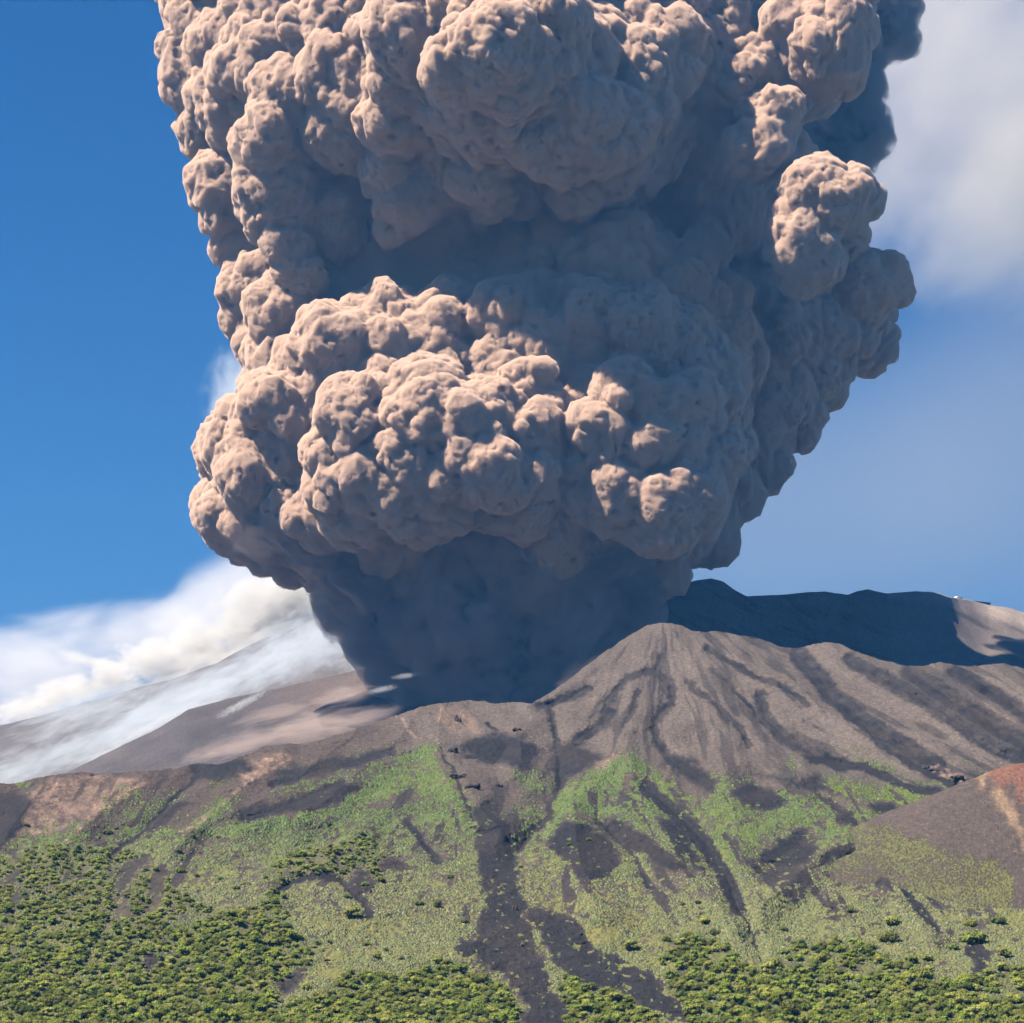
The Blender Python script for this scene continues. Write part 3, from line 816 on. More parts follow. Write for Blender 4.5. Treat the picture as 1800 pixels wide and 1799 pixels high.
# ------------------------------------------------------------------ soft smoke, steam and dust
def smoke_mat(name, color, dens, scale=1.6, thr=0.5, contrast=1.6, aniso=0.25, seed=0.0, stretch=(1, 1, 1), edge=1.6):
    m, nt, out = new_mat(name)
    t = nt.nodes.new('ShaderNodeTexCoord')
    ln = N(nt, 'ShaderNodeVectorMath', operation='LENGTH'); nt.links.new(t.outputs['Object'], ln.inputs[0])
    oi = nt.nodes.new('ShaderNodeObjectInfo')
    sc = N(nt, 'ShaderNodeVectorMath', operation='MULTIPLY'); nt.links.new(t.outputs['Object'], sc.inputs[0]); sc.inputs[1].default_value = stretch
    ad = N(nt, 'ShaderNodeVectorMath', operation='ADD'); nt.links.new(sc.outputs[0], ad.inputs[0])
    nt.links.new(oi.outputs['Location'], ad.inputs[1])
    n = noise_n(nt, ad.outputs[0], scale, 6, 0.58, 0.6)
    fall = math_n(nt, 'MULTIPLY', math_n(nt, 'SUBTRACT', 1.0, ln.outputs['Value']), edge)
    x = math_n(nt, 'ADD', math_n(nt, 'MULTIPLY', math_n(nt, 'SUBTRACT', n, thr), contrast * 2), fall)
    x = math_n(nt, 'SUBTRACT', x, 0.35)
    x = math_n(nt, 'MULTIPLY', ramp_n(nt, x, (0.0, 1.0)), ramp_n(nt, math_n(nt, 'SUBTRACT', 1.0, ln.outputs['Value']), (0.0, 0.25)))
    x = math_n(nt, 'MULTIPLY', x, dens)
    v = N(nt, 'ShaderNodeVolumePrincipled', Anisotropy=aniso)
    v.inputs['Color'].default_value = (*color, 1)
    nt.links.new(x, v.inputs['Density']); nt.links.new(v.outputs[0], out.inputs['Volume'])
    m.cycles.homogeneous_volume = False
    return m

def puff(name, mat, u, v, ru, rv, D, depth=None, rot=0.0, parent=None):
    """soft ellipsoid of smoke; radii in photograph pixels, rot in degrees (counter-clockwise in the picture)"""
    iv, ff = ico(3)
    o = mesh_obj(name, iv * 1.02, ff, mat, parent)
    k = D / F
    o.scale = (ru * k, (depth if depth else min(ru, rv) * 1.3) * k, rv * k)
    o.location = px(u, v, D)
    o.rotation_euler = (0, -math.radians(rot), 0)
    return o

ASHV = smoke_mat('thin_ash', (.30, .25, .25), 0.02, 2.2, 0.50, 1.6)
for a in [(600,1040,120,60,4050,90,-35),(1120,1060,70,80,4150,90,20),(650,1120,90,60,4100,90,-30),(1010,1180,110,60,4000,90,30),(450,980,70,30,4150,60,-30),(1180,930,95,60,4100,120,35),(460,960,110,50,4050,90,-30),
          (1040,1190,90,50,3750,70,30),(1100,985,120,60,4000,100,20)]:
    puff('ash_veil', ASHV, *a[:5], depth=a[5], rot=a[6], parent=plume)

STEAM = smoke_mat('white_steam', (1., .99, .965), 0.018, 2.4, 0.46, 2.0, aniso=0.4)
cloud = bpy.data.objects.new('steam_cloud', None); C.objects.link(cloud)
tag(cloud, 'bright cream steam cloud piled up behind the far left slope', 'steam cloud')
for a in [(350,1135,70,58,6900,120,15),(450,1085,110,85,6900,150,20),(280,1160,75,48,6850,100,15),(200,1190,75,44,6800,90,15),(120,1215,80,38,6800,90,15),(40,1248,90,34,6800,90,12),(550,1040,110,85,6900,150,0),(240,1150,50,20,6800,50,-10),(400,1180,160,60,6900,150,18),(150,1160,70,14,6800,50,-10),(300,1220,200,40,6900,120,18),(500,1110,120,60,6900,150,18)]:
    puff('steam_puff', STEAM, *a[:5], depth=a[5], rot=a[6], parent=cloud)
THIN = smoke_mat('thin_white_vapour', (.98, .98, 1.0), 0.0034, 1.4, 0.47, 1.3, aniso=0.3)
veil = bpy.data.objects.new('vapour_veil', None); C.objects.link(veil)
tag(veil, 'thin pale vapour rising above the cream steam cloud into the blue sky', 'vapour')
for a in [(400,1060,220,90,7100,300,20),(200,1120,260,70,7100,300,8),(500,1010,130,60,7000,200,-30),(40,1180,200,110,7100,300,5)]:
    puff('vapour_layer', THIN, *a[:5], depth=a[5], rot=a[6], parent=veil)
wisp = puff('vapour_wisp', smoke_mat('blue_white_vapour', (.85,.93,1.0), 0.016, 2.0, .46, 1.4), 428, 700, 90, 125, 4900, depth=90, rot=-15)
tag(wisp, 'pale blue wisp of vapour in the notch on the left side of the plume', 'vapour')

LAVA_SMOKE = smoke_mat('lava_front_smoke', (.84, .92, 1.0), 0.0062, 2.6, 0.47, 3.0, aniso=0.2, stretch=(1.2, 1, 1.3))
band = bpy.data.objects.new('lava_smoke', None); C.objects.link(band)
tag(band, 'blue white smoke streaming down the far left slope beside the dark lava flank', 'smoke')
for a in [(520,1150,130,55,5150,110,30),(420,1195,150,42,5100,100,24),(300,1250,150,38,5000,90,25),(180,1300,140,36,4950,80,25),(60,1340,120,45,4900,80,22),(600,1120,90,60,4700,90,10),(640,1160,80,40,4550,70,10),(0,1370,100,35,4850,70,20),(150,1250,170,40,5500,100,18),(330,1215,180,45,5500,90,20),(500,1130,120,45,5500,90,25),(560,1140,60,50,4600,60,0),(250,1275,260,50,5200,90,23)]:
    puff('smoke_puff', LAVA_SMOKE, *a[:5], depth=a[5], rot=a[6], parent=band)
STREAK = smoke_mat('dense_white_smoke', (.94, .97, 1.0), 0.03, 3.0, 0.47, 2.4, stretch=(2.5, 1, .8))
for u, v, ru, rv, D, rot, lab in [(425,1238,66,8,4330,28,'narrow white smoke streak starting at a vent on the upper lava flank'),(240,1290,150,10,4600,29,'long white smoke streak along the edge of the dark lava flank'),(672,1212,34,6,3900,12,'short grey white smoke streak at the foot of the dark plume'),(715,1188,36,5,4000,8,'faint smoke streak just inside the base of the dark plume')]:
    tag(puff('smoke_streak', STREAK, u, v, ru, rv, D, depth=24, rot=rot), lab, 'smoke streak')
DUST = smoke_mat('brown_dust', (.84, .68, .60), 0.013, 1.7, 0.48, 1.6, stretch=(1, 1, 1.6))
dust = bpy.data.objects.new('dust_cloud', None); C.objects.link(dust)
tag(dust, 'pinkish brown dust drifting low over the dark lava flank behind the left ridge', 'dust cloud')
for a in [(440,1305,110,30,3350,80,14),(560,1275,120,32,3400,90,12),(640,1262,90,30,3350,60,12),(360,1325,60,18,3350,50,15),(600,1225,90,24,3700,60,10),(480,1255,100,16,3800,60,14)]:
    puff('dust_puff', DUST, *a[:5], depth=a[5], rot=a[6], parent=dust)
HIGH = smoke_mat('high_ash_haze', (.96, .92, .86), 0.00085, 2.4, 0.42, .9, aniso=0.3, stretch=(1, 1, 1.3))
high = bpy.data.objects.new('ash_haze', None); C.objects.link(high)
tag(high, 'pale cream cloud of drifting ash in the sky to the right of the plume', 'ash cloud')
for a in [(1700,170,380,340,8500,700,25),(1760,380,240,170,8500,500,10),(1600,-60,300,200,8500,600,0),(1900,250,300,350,8500,700,0)]:
    puff('haze_layer', HIGH, *a[:5], depth=a[5], rot=a[6], parent=high)
LOW = smoke_mat('low_grey_haze', (.50, .55, .62), 0.00040, 1.0, 0.40, .25, aniso=0.2)
lowh = bpy.data.objects.new('grey_haze', None); C.objects.link(lowh)
tag(lowh, 'grey blue haze hanging over the summit ridge to the right of the plume', 'haze layer')
for a in [(1400,900,620,420,7600,800,0),(1850,800,560,560,7700,800,0)]:
    puff('haze_layer', LOW, *a[:5], depth=a[5], rot=a[6], parent=lowh)

# ------------------------------------------------------------------ red cinder cone on the right
def build_cone():
    a = px(1797, 1342, 2000)
    nr_, na = 110, 260
    r = np.linspace(0, 1, nr_)[:, None] ** 1.1 * 230
    th = np.linspace(0, 2 * np.pi, na)[None, :]
    R_ = r + 0 * th; T = th + 0 * r
    dx, dy = np.cos(T), np.sin(T)
    slope = np.where(dy < 0, .40 + .24 * (-dy) ** 1.5, .40 - .1 * dy)
    x, y = a[0] + R_ * dx, a[1] + R_ * dy
    prof = np.sqrt(R_ ** 2 + 9.0 ** 2) - 9.0
    z = a[2] - slope * prof + 2.2 * fbm2(x / 26, y / 30, 4, 601) * np.clip(R_ / 20, 0, 1) + .5 * fbm2(x / 5, y / 5, 3, 602)
    P = np.stack([x, y, z], -1)
    u = x / y * F + 900; v = VH - z / y * F
    soil = np.zeros(u.shape + (3,)); soil[:] = [.088, .07, .062]
    n = fbm2(u / 22, v / 30, 4, 603)
    red = sstep(n * 30 + (1425 - v) - 14 - np.abs(u - 1800) * .45, 0, 30)[..., None]
    tan = sstep(n * 34 + 30 - np.abs((v - 1372) - (u - 1732) * 1.2 - 10), 0, 24)[..., None] * sstep(u, 1708, 1730)[..., None]
    soil = soil * (1 - red) + np.array([.17, .085, .062]) * red
    soil = soil * (1 - tan * .6 * np.clip(.75 + .8 * fbm2(u / 9, v / 9, 4, 605), 0, 1)[..., None]) + np.array([.36, .24, .15]) * tan * .6 * np.clip(.75 + .8 * fbm2(u / 9, v / 9, 4, 605), 0, 1)[..., None]
    veg = np.clip(.62 * sstep((v - (1445 + np.abs(u - 1640) * .0 + (u - 1560) * .32)) + 16 * fbm2(u / 20, v / 14, 3, 604), -4, 22), 0, 1) * (u < 1780)
    vc = np.zeros(u.shape + (3,)); vc[:] = C_GREEN[2] * .85
    o = mesh_obj('cinder_cone', P.reshape(-1, 3), grid_faces(nr_, na), terrain_mat('cinder_ash', .45, 1.0))
    set_col(o, 'soil', np.concatenate([np.clip(soil, .01, 1), np.full(u.shape + (1,), .5)], -1))
    set_col(o, 'veg', np.concatenate([vc, veg[..., None]], -1))
    tag(o, 'smooth cinder cone with a rust red and tan summit', kind='structure')
build_cone()

# ------------------------------------------------------------------ meadow cushions: countless small tufts
def build_cushions(n=120000):
    r = np.random.default_rng(11)
    u = r.uniform(-120, 1920, n * 4); v = 1300 + 540 * r.random(n * 4) ** .85
    P, r0, c0 = ground_at(u, v)
    dens = GVEG[r0, c0] * (GASH[r0, c0] < .5) * (v > np.interp(u, GU, GRID_RID) + 20)
    cl = fbm2(P[:, 0] / 14, P[:, 1] / 22, 3, 701)
    k = r.random(len(u)) < np.clip(dens * (.55 + 1.1 * cl), 0, 1) * 1.1
    P, r0, c0, v = P[k][:n], r0[k][:n], c0[k][:n], v[k][:n]
    m = len(P)
    rad = r.uniform(.5, 1.35, m) * (.8 + .5 * r.random(m) ** 4)
    hgt = rad * r.uniform(.45, .9, m)
    ns = 7
    ang = np.linspace(0, 2 * np.pi, ns, endpoint=False)[None, :] + r.uniform(0, 6, m)[:, None]
    wob = r.uniform(.75, 1.25, (m, ns))
    base = np.stack([P[:, 0:1] + np.cos(ang) * rad[:, None] * wob, P[:, 1:2] + np.sin(ang) * rad[:, None] * wob, P[:, 2:3] - .9 + 0 * ang], -1)
    mid = np.stack([P[:, 0:1] + np.cos(ang) * rad[:, None] * wob * .72, P[:, 1:2] + np.sin(ang) * rad[:, None] * wob * .72, P[:, 2:3] + hgt[:, None] * r.uniform(.55, .95, (m, ns))], -1)
    base[..., 2] += (base[..., 1] - P[:, 1:2]) * .36; mid[..., 2] += (mid[..., 1] - P[:, 1:2]) * .3
    top = P + np.stack([0 * hgt, 0 * hgt, hgt], -1)
    co = np.concatenate([base, mid, top[:, None]], 1).reshape(-1, 3)
    i = np.arange(ns); j = (i + 1) % ns
    f = np.concatenate([np.stack([i, j, j + ns], -1), np.stack([i, j + ns, i + ns], -1), np.stack([i + ns, j + ns, np.full(ns, 2 * ns)], -1)])
    faces = (f[None] + (np.arange(m) * (2 * ns + 1))[:, None, None]).reshape(-1, 3)
    mt, nt, out = new_mat('cushion_plants')
    at = N(nt, 'ShaderNodeAttribute', attribute_name='tint')
    n1 = noise_n(nt, pos_n(nt), 1.2, 3, .7)
    bs = N(nt, 'ShaderNodeBsdfPrincipled', Roughness=.9); bs.inputs['Specular IOR Level'].default_value = .1
    nt.links.new(mix_n(nt, 1.0, at.outputs['Color'], math_n(nt, 'MULTIPLY_ADD', n1, 1.2, .4), 'MULTIPLY'), bs.inputs['Base Color'])
    nt.links.new(bs.outputs[0], out.inputs['Surface'])
    o = mesh_obj('meadow_tufts', co, faces, mt, smooth=True)
    base_c = GCOL[r0, c0]
    t = r.random(m)[:, None]
    c = base_c * np.array([.86, .9, .95]) * r.uniform(.65, 1.25, (m, 1))
    c = np.where(t < .25, c * np.array([.72, .86, .95]), c)
    c = np.where(t > .86, c * np.array([1.3, 1.3, 1.45]), c)
    c = np.where((t > .80) & (t < .86), c * np.array([1.2, 1.02, .7]), c)
    tint = np.repeat(np.concatenate([np.clip(c, 0, .6), np.ones((m, 1))], 1), 2 * ns + 1, 0)
    set_col(o, 'tint', tint)
    tag(o, 'low cushion plants and grass tufts covering the green parts of the hillside', 'grass tufts', kind='stuff')
build_cushions()

# ------------------------------------------------------------------ shrubs and trees
def leaf_mat(name, c1, c2):
    m, nt, out = new_mat(name)
    p = pos_n(nt)
    oi = nt.nodes.new('ShaderNodeObjectInfo')
    n1 = noise_n(nt, p, .55, 3, .6)
    c = mix_n(nt, ramp_n(nt, n1, (.35, .68)), c1, c2)
    c = mix_n(nt, 1.0, c, math_n(nt, 'MULTIPLY_ADD', oi.outputs['Random'], .85, .52), 'MULTIPLY')
    bs = N(nt, 'ShaderNodeBsdfPrincipled', Roughness=.75); bs.inputs['Specular IOR Level'].default_value = .2
    nt.links.new(c, bs.inputs['Base Color'])
    tr = nt.nodes.new('ShaderNodeBsdfTranslucent'); nt.links.new(c, tr.inputs['Color'])
    mx = nt.nodes.new('ShaderNodeMixShader'); mx.inputs[0].default_value = .35
    nt.links.new(bs.outputs[0], mx.inputs[1]); nt.links.new(tr.outputs[0], mx.inputs[2])
    nt.links.new(mx.outputs[0], out.inputs['Surface'])
    return m
bark, bnt, bo = new_mat('bark')
bb = N(bnt, 'ShaderNodeBsdfPrincipled', Roughness=.9)
bnt.links.new(mix_n(bnt, noise_n(bnt, pos_n(bnt), 3, 4), (.07, .05, .035), (.16, .13, .10)), bb.inputs['Base Color'])
bnt.links.new(bb.outputs[0], bo.inputs['Surface'])
LEAF = [leaf_mat('dark_leaves', (.16, .21, .035), (.24, .29, .06)), leaf_mat('olive_leaves', (.30, .33, .06), (.40, .41, .10)), leaf_mat('bright_leaves', (.24, .31, .045), (.34, .41, .075))]

def crown_mesh(seed, mat, w=1.0, h=.75, nb=9, leaves=520, dome=True):
    """crown about 2 units wide: leaf-sized faces spread over several clumps, dark gaps between them"""
    r = np.random.default_rng(seed)
    cs = []
    for k in range(nb):
        a = 6.28 * k / nb + r.uniform(-.4, .4); q = r.uniform(.1, .62) ** .8
        cs.append((math.cos(a) * q * w, math.sin(a) * q * w, h * r.uniform(.32, .85), r.uniform(.26, .46)))
    cs.append((0, 0, h * .8, .45))
    co, fs = [], []
    n = 0
    iv, ff = ico(1)
    for c in cs:       # soft inner volume of each clump
        co.append(iv * c[3] * .72 * np.array([1, 1, .85]) + np.array(c[:3])); fs.append(np.array([(*f, f[2]) for f in ff]) + n); n += len(iv)
    per = leaves // len(cs)
    for c in cs:
        d = rand_dirs(per, r); d[:, 2] = np.where(d[:, 2] < -.55, -d[:, 2], d[:, 2])
        p = np.array(c[:3]) + d * c[3] * r.uniform(.75, 1.12, per)[:, None] * np.array([1, 1, .85])
        p[:, 2] = np.maximum(p[:, 2], .02)
        t1 = np.cross(d + r.normal(scale=.5, size=d.shape), rand_dirs(per, r)); t1 /= np.linalg.norm(t1, axis=1)[:, None]
        t2 = np.cross(d + r.normal(scale=.4, size=d.shape), t1); t2 /= np.linalg.norm(t2, axis=1)[:, None]
        s = r.uniform(.045, .10, per)[:, None]
        q = np.stack([p - t1 * s, p - t2 * s * .7, p + t1 * s, p + t2 * s * .7], 1).reshape(-1, 3)
        co.append(q); fs.append(np.arange(per * 4).reshape(-1, 4) + n); n += per * 4
    return np.concatenate(co), fs, mat

def poly_mesh(name, co, fs, mat, smooth=False):
    me = bpy.data.meshes.new(name)
    faces = []
    for f in fs:
        for q in f:
            faces.append(tuple(q[:3]) if q[-1] == q[-2] else tuple(q))
    me.from_pydata([tuple(c) for c in co], [], faces); me.materials.append(mat)
    me.polygons.foreach_set('use_smooth', np.full(len(me.polygons), smooth)); me.update()
    return me

def trunk_mesh(seed, hgt=.5, rad=.06, nl=4):
    r = np.random.default_rng(seed); co, fs = [], []
    def tube(a, b, ra, rb):
        a, b = np.array(a, float), np.array(b, float); d = (b - a) / np.linalg.norm(b - a)
        s = np.cross(d, [.3, 1, .2]); s /= np.linalg.norm(s); t = np.cross(d, s); n = len(co)
        for c, q in ((a, ra), (b, rb)):
            for k in range(6): co.append(c + q * (math.cos(k * 1.047) * s + math.sin(k * 1.047) * t))
        for k in range(6): fs.append((n + k, n + (k + 1) % 6, n + 6 + (k + 1) % 6, n + 6 + k))
    top = (r.uniform(-.05, .05), r.uniform(-.05, .05), hgt)
    tube((0, 0, -.25), top, rad, rad * .6)
    for k in range(nl):
        a = 6.28 * k / nl + r.uniform(-.4, .4)
        tube((0, 0, hgt * .35), (math.cos(a) * .45, math.sin(a) * .45, hgt * r.uniform(.9, 1.3)), rad * .55, rad * .2)
    return np.array(co), [np.array(fs)]

SPECIES = []   # (crown mesh, trunk mesh, name, word)
for k in range(9):
    kind = k % 3
    h = (.62, .78, 1.15)[kind]
    co, fs, mt = crown_mesh(900 + k, LEAF[(0, 1, 2)[kind] if k < 6 else (1, 0, 1)[kind]], h=h, nb=(9, 8, 10)[kind])
    cm = poly_mesh('crown', co, fs, mt)
    tc, tf = trunk_mesh(950 + k, h * .6, .055 if kind < 2 else .05)
    tm = poly_mesh('trunk', tc, tf, bark, True)
    SPECIES.append((cm, tm, ('shrub', 'shrub', 'small_tree')[kind], ('dark green', 'olive green', 'bright green')[(0, 1, 2)[kind] if k < 6 else (1, 0, 1)[kind]], kind))
PROTO = {}
def plant(sp, u, v, w_px, label, group=None, rot=None, tall=1.0):
    """a shrub of width w_px photo pixels whose foot stands at pixel (u, v)"""
    cm, tm, nm, colr, kind = SPECIES[sp]
    P, _, _ = ground_at(u, v); P = P.reshape(3)
    if sp not in PROTO:
        root = bpy.data.objects.new(nm, None); C.objects.link(root)
        c = bpy.data.objects.new('crown', cm); C.objects.link(c); c.parent = root
        t = bpy.data.objects.new('trunk', tm); C.objects.link(t); t.parent = root
        PROTO[sp] = (root, [c, t])
    else:
        r0, ch = PROTO[sp]
        root = r0.copy(); C.objects.link(root)
        for x in ch:
            y = x.copy(); C.objects.link(y); y.parent = root
        for kk in list(root.keys()):
            if kk in ('group', 'label', 'category'): del root[kk]
    s = w_px / F * P[1] / 2.0
    root.location = P + np.array([0, 0, -.1 * s]); root.scale = (s, s, s * tall)
    root.rotation_euler = (0, 0, rot if rot is not None else random.uniform(0, 6.28))
    tag(root, label, 'tree' if kind == 2 else 'shrub', group)
    return root

ISO = [  # species, u, foot v, width, label
 (0,735,1590,24,'dark flat shrub on the left meadow, left one of a pair beside the lava channel'),
 (0,769,1594,26,'dark flat shrub on the left meadow, right one of a pair beside the lava channel'),
 (0,791,1544,18,'small low shrub high on the meadow just left of the dark lava channel'),
 (0,816,1622,17,'small dark shrub at the very edge of the wide lava channel'),
 (1,619,1614,36,'large round olive shrub alone on the yellow meadow below the dark ash arc'),
 (0,610,1579,18,'small dark shrub directly above the large round olive shrub'),
 (0,578,1657,16,'small upright dark shrub beside the wooded gully on the left meadow'),
 (0,645,1662,20,'compact dark green shrub in the middle of the left meadow'),
 (1,660,1684,20,'olive shrub just below the compact dark shrub on the left meadow'),
 (0,678,1672,12,'tiny shrub right of the compact dark shrub on the left meadow'),
 (0,706,1687,14,'small shrub at the lower edge of the left meadow above the bottom woodland'),
 (1,537,1740,26,'round olive shrub beside the grey ash streak at the bottom left'),
 (0,556,1537,13,'small shrub on the ash arc under the hill top thicket'),
 (0,642,1557,17,'small dark shrub standing in the grey ash hollow'),
 (1,667,1550,24,'olive shrub on the right rim of the grey ash hollow'),
 (0,690,1500,12,'last tiny shrub on the right end of the hill top thicket'),
 (0,542,1481,14,'small shrub above the hill top thicket'),
 (0,318,1534,22,'low dark shrub on the meadow right of the left woodland edge'),
 (0,346,1542,14,'small low shrub second in a row on the left upper meadow'),
 (0,387,1547,16,'low shrub third in a row on the left upper meadow'),
 (0,415,1563,16,'dark shrub beside the grassy gully on the left meadow'),
 (0,427,1556,12,'tiny dark shrub touching the one beside the grassy gully'),
 (0,340,1472,14,'small shrub alone under the pale rocky streak'),
 (0,313,1498,16,'small shrub at the lower end of the long pale rocky streak'),
 (0,190,1467,22,'low shrub high on the left slope between the two rocky streaks'),
 (0,205,1458,12,'tiny shrub right above the low shrub between the rocky streaks'),
 (0,137,1492,20,'dark shrub at the upper rim of the left woodland'),
 (0,384,1473,12,'tiny shrub high on the green slope above the left meadow'),
 (0,46,1452,14,'tiny shrub beside the grey ash field at the left edge'),
 (1,1497,1603,22,'olive shrub in the middle of the bright yellow meadow patch on the right'),
 (1,1567,1626,34,'wide flat olive shrub on the right meadow above the woodland'),
 (1,1240,1624,30,'upper olive shrub of the pair standing on the centre right meadow'),
 (0,1256,1643,26,'lower dark shrub of the pair standing on the centre right meadow'),
 (1,1108,1670,34,'wide olive shrub alone between the lava channel and the right woodland'),
 (0,1171,1655,22,'flat shrub just above the right woodland corner'),
 (0,1378,1636,20,'small flat shrub beneath a yellow grass patch'),
 (0,1402,1667,24,'dark round shrub, right one of the pair above the bare ground'),
 (0,1379,1677,24,'dark round shrub, left one of the pair above the bare ground'),
 (1,1447,1668,28,'pale olive shrub right of the dark round pair'),
 (1,1564,1655,40,'broad olive shrub low on the right meadow'),
 (2,1526,1679,34,'bright bushy tree at the front of the right meadow'),
 (0,1755,1623,32,'dark shrub high on the meadow near the right edge'),
 (0,1712,1656,52,'largest dark shrub clump above the grey ash hollow on the right'),
 (1,1706,1628,26,'small olive shrub behind the largest dark clump on the right'),
 (0,1677,1670,26,'compact dark shrub left of the grey ash hollow on the right'),
 (1,1765,1682,30,'olive shrub on the rim of the grey ash hollow near the right edge'),
 (1,1760,1706,26,'round olive shrub below the rim of the grey ash hollow near the right edge'),
 (0,1375,1718,26,'dark shrub on the bare gap, left one above the right woodland'),
 (0,1402,1722,22,'dark shrub on the bare gap, right one above the right woodland'),
 (0,990,1738,22,'dark shrub on the ash just above the small woodland in the channel'),
 (0,918,1663,12,'tiny green shrub alone on the dark lava channel'),
 (0,1200,1592,14,'tiny flat shrub on the slope above the centre right meadow, left one'),
 (0,1227,1588,14,'tiny flat shrub on the slope above the centre right meadow, right one'),
 (0,915,1526,12,'tiny shrub beside the upper lava channel'),
 (0,1000,1486,13,'tiny green shrub on the brown ash dome, lower one'),
 (0,1035,1477,13,'tiny green shrub on the brown ash dome, right one'),
 (0,981,1452,12,'tiny green shrub at the top of the brown ash dome'),
 (0,1205,1785,14,'small shrub on the ash tongue at the bottom'),
]
for sp, u, v, w, lab in ISO:
    k = sp + (3 if random.random() < .5 and sp != 2 else 0)
    if sp == 0: k = random.choice((0, 3, 7))
    if sp == 1: k = random.choice((1, 4, 6, 8)) if w > 20 else random.choice((1, 4, 6))
    plant(k, u, v, w * 1.08, lab, rot=None, tall=.9 if k in (2, 5, 8) else 1.0)

# woodland: sample the forest outlines, the 240 largest (nearest) ones are things, the rest one stuff object
REG = [('lower left woodland', FOREST[0]), ('hill top thicket on the left meadow', FOREST[1]), ('bottom centre woodland left of the lava channel', FOREST[2]),
       ('small woodland standing in the fork of the lava channel', FOREST[3]), ('lower right woodland', FOREST[4])]
cand = []
r = np.random.default_rng(77)
for gi, (gname, poly) in enumerate(REG):
    P_ = np.array(poly); x0, y0 = P_.min(0); x1, y1 = P_.max(0)
    x0, x1, y1 = max(x0, -120), min(x1, 1920), min(y1, 1842)
    n = int((x1 - x0) * (y1 - y0) / 42)
    u = r.uniform(x0, x1, n); v = r.uniform(y0, y1, n)
    wu = u + 10 * fbm2(u / 25, v / 18, 3, 801); wv = v + 7 * fbm2(u / 25, v / 18, 3, 802)
    k = in_poly(wu, wv, poly)
    gap = fbm2(u / 30, v / 17, 4, 803) + .25 * noise2(u / 9, v / 6, 804)
    lim = .38 if gi != 4 else .22
    k &= (gap < lim) | (v > 1760) & (gap < lim + .2)
    _, rr, cc = ground_at(u, v)
    k &= GASH[rr, cc] < .45
    for pts, w in ROCKLINES[2:3]: k &= dist_line(u, v, pts, 20) > 5
    u, v = u[k], v[k]
    size = np.interp(v, [1480, 1600, 1700, 1800, 1850], [12, 17, 24, 31, 36]) * r.uniform(.55, 1.0, len(u)) * (1 + .6 * r.random(len(u)) ** 3)
    if gi == 4: size *= 1.12
    # thin out: big ones keep their distance
    order = np.argsort(v)[::-1]
    kept = []
    cell = {}
    for i in order:
        key = (int(u[i] // 30), int(v[i] // 20)); ok = True
        for a in (-1, 0, 1):
            for b in (-1, 0, 1):
                for j in cell.get((key[0] + a, key[1] + b), ()):
                    if math.hypot(u[i] - u[j], (v[i] - v[j]) * 1.9) < .33 * size[i]: ok = False; break
                if not ok: break
            if not ok: break
        if ok: cell.setdefault(key, []).append(i); kept.append(i)
    for i in kept: cand.append((u[i], v[i], size[i], gi))
print('woodland', len(cand))
vis = [c for c in cand if -15 < c[0] < 1815 and c[1] < 1815]
vis.sort(key=lambda c: -c[2])
big = vis[:240]; bs_ = set(id(c) for c in big)
rest = [c for c in cand if id(c) not in bs_]
LAND = [('flat shrub pair on the meadow', 752, 1600), ('wide lava channel, left bank', 800, 1725), ('bottom edge left of the lava channel', 880, 1800), ('grey ash streak at the bottom left', 505, 1725),
        ('ash hollow in the left woodland', 255, 1695), ('pale rocky streak through the left woodland', 170, 1660), ('bottom left corner', 20, 1800), ('left picture edge', 5, 1690),
        ('bottom edge under the left ash hollow', 260, 1800), ('narrow wooded gully', 540, 1680), ('bottom edge under the grey ash streak', 560, 1800), ('bottom edge below the left meadow', 710, 1800),
        ('lower rim of the left meadow', 700, 1725), ('fork of the lava channel', 1000, 1740), ('bottom edge inside the channel fork', 1090, 1800), ('ash tongue at the bottom', 1210, 1800),
        ('left tip of the right woodland', 1190, 1690), ('gap with two dark round shrubs', 1390, 1720), ('bottom edge right of the ash tongue', 1330, 1800), ('bottom edge under the bare gap', 1450, 1800),
        ('broad olive shrub on the right meadow', 1550, 1690), ('bushy tree of the right meadow', 1500, 1720), ('grey ash hollow on the right', 1710, 1720), ('bottom right corner', 1790, 1800), ('right picture edge', 1795, 1740), ('bottom edge left of the right corner', 1640, 1800)]
NUM = ['', 'second ', 'third ', 'fourth ', 'fifth ', 'sixth ', 'seventh ', 'eighth ', 'ninth ', 'tenth ', 'eleventh ', 'twelfth ', 'thirteenth ', 'fourteenth ', 'fifteenth ', 'sixteenth ', 'seventeenth ', 'eighteenth ', 'nineteenth ', 'twentieth '] + ['mid '] * 60
todo = {}
for u, v, w, gi in big:
    k = int(r.choice([0, 1, 2, 3, 4, 5, 6, 7, 8], p=[.14, .14, .08, .14, .14, .10, .10, .06, .10]))
    li = min(range(len(LAND)), key=lambda i: math.hypot(u - LAND[i][1], 1.6 * (v - LAND[i][2])))
    kind = SPECIES[k][4]
    word = SPECIES[k][3].replace('olive green', 'olive') + ' ' + ('bush', 'round bush', 'young tree')[kind]
    todo.setdefault((li, word), []).append((u, v, w, gi, k))
for (li, word), items in todo.items():
    items.sort()
    for n, (u, v, w, gi, k) in enumerate(items):
        if len(items) == 1: lab = '%s near the %s' % (word, LAND[li][0])
        elif n == 0: lab = 'leftmost %s near the %s' % (word, LAND[li][0])
        elif n == len(items) - 1: lab = 'rightmost %s near the %s' % (word, LAND[li][0])
        else: lab = '%s%s from the left near the %s' % (NUM[n], word.replace('dark green', 'dark').replace('bright green', 'bright'), LAND[li][0])
        plant(k, u, v, w, lab, group=REG[gi][0], tall=r.uniform(.85, 1.2))

